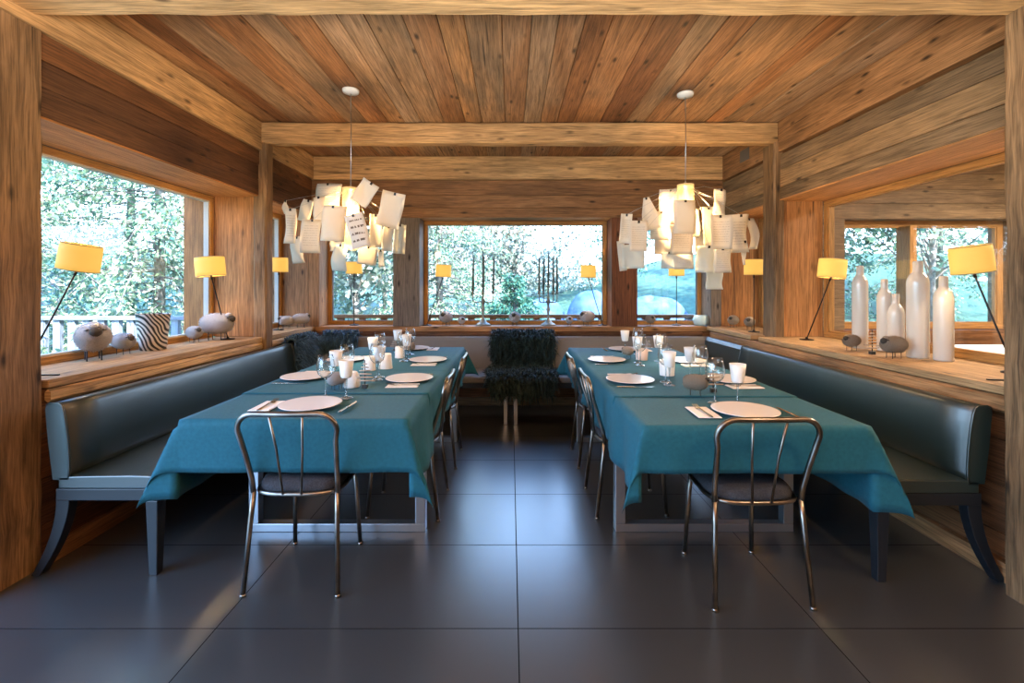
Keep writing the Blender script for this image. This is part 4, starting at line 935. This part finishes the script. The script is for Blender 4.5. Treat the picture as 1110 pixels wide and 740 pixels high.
cup('small white candle cup towards the far end of the left table', -.935, 3.95, .040, .036, .095)
cup('white candle cup in the middle of the right table', 1.058, 3.17, .048, .052, .10)
cup('pinkish candle cup towards the far end of the right table', 1.075, 3.84, .046, .050, .09, 'pinkcup')

# ------------------------------------------------------------ sheepskins
def fur(name, label, surf, n, ln, m, seed, nu=24, nv=24, cat='fur throw'):
    """surf(u,v) -> point, normal ; a pelt under a coat of tapering locks"""
    rg = random.Random(seed); root = thing(name, label, cat, surf(.5, .5)[0]); O = root.location
    b = MB()
    for j in range(nv+1):
        for i in range(nu+1): b.v.append(tuple(surf(i/nu, j/nv)[0]-O))
    for j in range(nv):
        for i in range(nu): b.face((j*(nu+1)+i, j*(nu+1)+i+1, (j+1)*(nu+1)+i+1, (j+1)*(nu+1)+i), None, .3, True)
    b.build('pelt', M[m], root, solid=.012)
    b = MB()
    for k in range(n):
        u, v = rg.random(), rg.random(); p, nr = surf(u, v); p = p-O
        l = ln*rg.uniform(.6, 1.2); d = (nr+Vector((rg.gauss(0, .45), rg.gauss(0, .45), rg.gauss(0, .45)))).normalized()
        w = rg.uniform(.003, .006); r = rg.random(); sidev = d.cross(Vector((rg.uniform(-1, 1), rg.uniform(-1, 1), rg.uniform(-1, 1)))).normalized()
        q = [p, p+d*l*.45+Vector((0, 0, -l*.10)), p+d*l*.75+Vector((0, 0, -l*.42))]
        i0 = len(b.v)
        b.v += [tuple(q[0]-sidev*w), tuple(q[0]+sidev*w), tuple(q[1]-sidev*w*.8), tuple(q[1]+sidev*w*.8), tuple(q[2])]
        b.face((i0, i0+1, i0+3, i0+2), None, r, True); b.face((i0+2, i0+3, i0+4), None, r, True)
    h = b.build('wool', M[m], root); h['kind'] = 'stuff'
    return root
def edge(u, v, k=.10):      # irregular oval outline in the unit square
    a, c = 2*u-1, 2*v-1
    return a*(1-.10*c*c+.03*math.sin(9*c)), c*(1-.10*a*a+.03*math.sin(8*a+1))
def drape_back(x0, x1, yf, ztop, zlow, behind):
    """hangs in front of a backrest whose front is at yf, over its top, and down behind"""
    def surf(u, v):
        a, c = edge(u, v); x = lerp(x0, x1, (a+1)/2); t = (c+1)/2
        front = ztop-zlow; tot = front+.09+behind; d = t*tot
        if d < front: z = zlow+d; return Vector((x, yf-.012-.010*math.sin(PI*t), z)), Vector((0, -1, .25))
        d2 = d-front
        if d2 < .09:
            q = d2/.09*PI; return Vector((x, yf+.032-.047*math.cos(q), ztop+.030*math.sin(q))), Vector((0, -math.cos(q)*.6, math.sin(q)+.2))
        return Vector((x, yf+.080, ztop-(d2-.09))), Vector((0, 1, .2))
    return surf
def drape_seat(x0, x1, yb, yfr, zs, zlow):
    def surf(u, v):
        a, c = edge(u, v); x = lerp(x0, x1, (a+1)/2); t = 1-(c+1)/2
        ln = yb-yfr; tot = ln+.04+(zs-zlow); d = t*tot
        if d < ln: return Vector((x, yb-d, zs+.013)), Vector((0, 0, 1))
        d2 = d-ln
        if d2 < .04:
            q = d2/.04*PI/2; return Vector((x, yfr-.022*math.sin(q), zs+.013-.022*(1-math.cos(q)))), Vector((0, -math.sin(q), math.cos(q)))
        return Vector((x, yfr-.022-.01*math.sin(a*7), zs-.009-(d2-.04))), Vector((0, -1, .1))
    return surf
fur('sheepskin_throw', 'dark green sheepskin draped over the back of the corner benches in the aisle', drape_back(-.22, .48, 5.10, .828, .50, .06), 5600, .125, 'fur', 1)
fur('sheepskin_throw', 'dark green sheepskin on the bench seat in the aisle, hanging over its front edge', drape_seat(-.24, .46, 5.02, 4.59, .474, .29), 6000, .12, 'fur', 2)
fur('sheepskin_throw', 'blue-black sheepskin draped over the back left corner of the bench', drape_back(-2.05, -1.66, 5.10, .828, .50, .06), 4200, .10, 'furblue', 3)
def drape_side(y0, y1):
    f = drape_back(y0, y1, 0, .828, .52, .05)
    def surf(u, v):
        p, n = f(u, v); d = p.y
        return Vector((-2.085-d, p.x, p.z)), Vector((-n.y, 0, n.z))
    return surf
fur('sheepskin_throw', 'blue-black sheepskin over the end of the left bench back in the corner', drape_side(4.50, 5.02), 3800, .095, 'furblue', 4)

# ------------------------------------------------------------ the neighbouring room
root = thing('white_table', 'white table in the neighbouring room seen through the interior window', 'table', (5.0, 4.4, 0))
b = MB(); b.box((-1.2, -.45, .72), (1.2, .45, .76)); b.build('tabletop', M['plasterwhite'], root, bevel=.006)
for sx_ in (-1.1, 1.1):
    for sy_ in (-.38, .38):
        b = MB(); b.box((sx_-.03, sy_-.03, 0), (sx_+.03, sy_+.03, .72), 2); b.build('leg', M['plasterwhite'], root, bevel=.004)
root = thing('shell_chair', 'pale shell chair at the white table in the neighbouring room', 'chair', (4.15, 3.65, 0))
b = MB(); rs = []
for t in range(9):
    q = t/8; z = .45 if q < .5 else .45+(q-.5)*2*.42; y = -.22+q*.44 if q < .5 else -.0-.22-.10*(q-.5)*2
    y = (.22-q*.88) if q < .5 else (-.22-.12*(q-.5)*2); w = .22*(1-.1*abs(q-.5))
    rs.append([(-w, y+.03, z+.05), (-w*.6, y, z), (0, y-.01, z-.01), (w*.6, y, z), (w, y+.03, z+.05)])
b.rings(rs, closed_u=False, cap=False); b.build('shell', M['plasterwhite'], root, solid=.012, subsurf=1)
for sx_ in (-1, 1):
    for sy_ in (-1, 1):
        b = MB(); b.tube([(sx_*.10, sy_*.10, .43), (sx_*.2, sy_*.2, 0)], .012, 8); b.build('leg', M['frame'], root)

# ------------------------------------------------------------ outdoors
def gz(x, y):
    t = min(1, max(0, (y-7.0)/13)); t = t*t*(3-2*t)
    s = min(1, max(0, (x+1)/9)); left = min(1, max(0, (-x-4)/12))
    return -.25+t*(.8+2.2*s)+.05*math.sin(x*1.7)*math.sin(y*1.3)+left*left*2.5
b = MB(); nx, ny = 90, 70
for j in range(ny+1):
    for i in range(nx+1):
        x, y = -36+72*i/nx, -14+58*j/ny; b.v.append((x, y, gz(x, y)-(.3 if (-3.3 < x < 8.5 and -5 < y < 6.1) else 0)))
for j in range(ny):
    for i in range(nx): b.face((j*(nx+1)+i, j*(nx+1)+i+1, (j+1)*(nx+1)+i+1, (j+1)*(nx+1)+i), None, 0, True)
struct(b.build('ground', M['grass']), 'green meadow rising behind the house', 'ground')

def conifer(label, x, y, h, r, n, m='needle', seed=1, leaf=.085, droop=.5, z0=.08, group='conifers outside the windows', tk=.10):
    rg = random.Random(seed); z = gz(x, y); root = thing('conifer', label, 'tree', (x, y, z-.05), 0, group)
    b = MB(); b.tube([(0, 0, 0), (.02, 0, h*.5), (0, .02, h*.98)], [tk, tk*.6, .01], 9); b.build('trunk', M['bark'], root)
    b = MB(); lv = MB()
    for k in range(n):
        t = z0+(1-z0)*(k+rg.random())/n; zz = h*t; ln = r*(1-t)**.75*rg.uniform(.7, 1.1)+.08; a = rg.uniform(0, 2*PI)
        c, s = math.cos(a), math.sin(a); dr = droop*rg.uniform(.5, 1.2)
        br = lambda q: Vector((c*ln*q, s*ln*q, zz+ln*(.15*q-dr*q*q)))
        b.tube([br(0), br(.5), br(1)], [.014, .009, .003], 4, cap=False)
        m_ = int(14+62*ln)
        tone = rg.uniform(-.18, .18)
        for i in range(m_):
            q = rg.random()**.6; p = br(q)+Vector((rg.gauss(0, .08), rg.gauss(0, .08), rg.gauss(-.05, .06)))*(.5+ln*.3)
            l = leaf*rg.uniform(.6, 1.5); w = l*rg.uniform(.14, .26)
            d = Vector((c*.6+rg.gauss(0, .55), s*.6+rg.gauss(0, .55), -.55+rg.gauss(0, .45))).normalized(); sd = d.cross(Vector((rg.gauss(0, 1), rg.gauss(0, 1), rg.gauss(0, 1)))).normalized()
            rr = min(1, max(0, rg.random()**1.2+tone)); i0 = len(lv.v)
            lv.v += [tuple(p), tuple(p+d*l*.5+sd*w), tuple(p+d*l), tuple(p+d*l*.5-sd*w)]; lv.face((i0, i0+1, i0+2, i0+3), None, rr)
    b.build('branches', M['bark'], root); f = lv.build('foliage', M[m], root); f['kind'] = 'stuff'
    return root
def bushy(label, x, y, h, r, n, m='leaf', seed=1, leaf=.11, name='broadleaf_tree', cat='tree', trunk=.35):
    rg = random.Random(seed); z = gz(x, y); root = thing(name, label, cat, (x, y, z-.05)); b = MB(); lv = MB()
    b.tube([(0, 0, 0), (.05, 0, h*trunk), (0, .05, h*.8)], [.07, .05, .01], 8); b.build('trunk', M['bark'], root)
    b = MB(); ends = []
    for k in range(46):
        a, el = rg.uniform(0, 2*PI), rg.uniform(-.1, 1.3); q = rg.uniform(.6, 1)
        e = Vector((math.cos(a)*math.cos(el)*r*q, math.sin(a)*math.cos(el)*r*q, h*trunk+math.sin(el)*(h*(1-trunk))*q)); s0 = Vector((0, 0, h*trunk*rg.uniform(.4, 1.6)))
        b.tube([s0, s0.lerp(e, .5)+Vector((0, 0, .1)), e], [.02, .012, .004], 4, cap=False); ends.append((s0, e))
    b.build('branches', M['bark'], root)
    for k in range(n):
        s0, e = rg.choice(ends); p = s0.lerp(e, rg.random()**.5)+Vector((rg.gauss(0, .16*r*.5), rg.gauss(0, .16*r*.5), rg.gauss(0, .12*h*.3)))
        l = leaf*rg.uniform(.6, 1.4); d = Vector((rg.gauss(0, 1), rg.gauss(0, 1), rg.gauss(-.2, 1))).normalized(); sd = d.orthogonal().normalized(); w = l*.4; i0 = len(lv.v)
        lv.v += [tuple(p), tuple(p+d*l*.5+sd*w), tuple(p+d*l), tuple(p+d*l*.5-sd*w)]; lv.face((i0, i0+1, i0+2, i0+3), None, rg.random())
    f = lv.build('foliage', M[m], root); f['kind'] = 'stuff'
    return root
conifer('nearest tall conifer outside the left window, at the left', -7.6, 6.3, 9.5, 2.6, 230, seed=1, droop=.7)
conifer('tall conifer outside the left window, right of the nearest one', -6.3, 8.4, 10, 2.6, 230, seed=2, droop=.7)
conifer('tall conifer with bare pale trunk near the right edge of the left window', -5.2, 8.2, 11, 1.5, 110, seed=3, z0=.2)
conifer('conifer far left, half hidden by the left post', -9.6, 7.6, 11, 3.0, 220, seed=4)
conifer('conifer behind the two tall ones outside the left window', -8.6, 10.6, 12, 3.2, 240, seed=5)
conifer('conifer farther back towards the left back window', -5.2, 12.5, 11, 2.6, 220, seed=6)
conifer('dark conifer outside the left part of the middle window', -1.75, 11.5, 9, 2.2, 230, seed=7, droop=.6)
conifer('dark conifer at the upper right of the middle window', 3.5, 15.0, 9, 1.6, 150, 'needledark', seed=8, droop=.4, z0=.14, tk=.06)
conifer('small green fir in the middle of the middle window', .1, 10.5, 1.75, .75, 90, 'needledark', seed=9, droop=-.3, leaf=.10, z0=.05)
bushy('pale sunlit tree filling the middle window', .2, 17.5, 7.0, 4.2, 15000, seed=10, leaf=.13, trunk=.12)
bushy('pale sunlit tree behind the left back window', -3.4, 10.2, 5.5, 2.2, 5200, seed=11, leaf=.13)
bushy('pale tree far left of the middle window', -4.6, 17, 8, 3.6, 9000, seed=12, leaf=.14, trunk=.15)
bushy('sunlit tree outside the neighbouring room window', 8.6, 9.6, 7, 2.8, 5200, 'needle', seed=13, leaf=.14)
conifer('conifer outside the neighbouring room window', 10.5, 11.5, 10, 2.4, 200, seed=14)
conifer('dark fir outside the left part of the neighbouring room window', 7.2, 11.2, 8, 1.8, 170, 'needledark', seed=15)
def rock(label, x, y, s, seed):
    rg = random.Random(seed); b = MB(); rs = []
    for j in range(9):
        a = PI*(j/8)
        rs.append([(s[0]*math.sin(a)**.7*math.cos(2*PI*k/14)*rg.uniform(.68, 1.18), s[1]*math.sin(a)**.7*math.sin(2*PI*k/14)*rg.uniform(.68, 1.18), -s[2]*math.cos(a)*rg.uniform(.72, 1.1)) for k in range(14)])
    b.rings(rs); o = b.build('boulder', M['rock'], subsurf=1); o.location = (x, y, gz(x, y)+s[2]*.35); tag(o, label, 'boulder', 'blue-grey boulders on the slope')
rock('broad blue-grey boulder behind the right candelabra', .80, 11.5, (.62, .5, .74), 1)
rock('blue-grey boulder at the right end of the middle window', 1.92, 11.2, (.62, .5, .90), 2)
rock('blue-grey rocky mound outside the right back window, left half', 3.5, 11.4, (.9, .7, .7), 3)
rock('blue-grey rocky mound outside the right back window, right half', 5.2, 10.7, (1.0, .8, 1.1), 4)
# timber terrace rail outside the left window, and the low boards outside the back windows
def railing(label, x0, x1, y, zt, zb, step, m, w=.06):
    root = thing('terrace_railing', label, 'railing', (x0, y, zb)); b = MB(); b.box((0, -.06, zt-zb-.05), (x1-x0, .06, zt-zb), 0); b.build('top_rail', M[m], root, bevel=.005)
    b = MB(); b.box((0, -.02, .10), (x1-x0, .02, .16), 0); b.build('bottom_rail', M[m], root, bevel=.004)
    x = .1; k = 0
    while x < x1-x0:
        b = MB(); ww = .05 if k % 6 == 0 else w*.75; b.box((x-ww, -.03, 0 if k % 6 == 0 else .05), (x+ww, .03, zt-zb-.05), 2); b.build('post' if k % 6 == 0 else 'baluster', M[m], root, bevel=.004); x += step; k += 1
railing('weathered grey terrace railing outside the left window', -8.6, -2.9, 6.05, .98, -.2, .19, 'deck')
railing('brown wooden railing board outside the back windows', -2.6, 3.2, 6.9, .95, -.2, .32, 'fence')
rg = random.Random(4); b = MB()
for k in range(900):
    x = rg.uniform(-1.1, 1.3); y = rg.uniform(6.2, 6.6); z = -.25; h = rg.uniform(.95, 1.15); d = rg.gauss(0, .05); w = rg.uniform(.004, .012); i0 = len(b.v)
    b.v += [(x-w, y, z), (x+w, y, z), (x+d+w*.8, y, z+h*.7), (x+d-w*.8, y, z+h*.7), (x+d*1.6, y, z+h)]
    b.face((i0, i0+1, i0+2, i0+3), None, rg.random()); b.face((i0+3, i0+2, i0+4), None, rg.random())
tag(b.build('yellow_blades', M['yellowblades']), 'thin yellow blades standing just outside the middle window', 'grass', kind='stuff')  # upright tapering blades in cream and tan tones
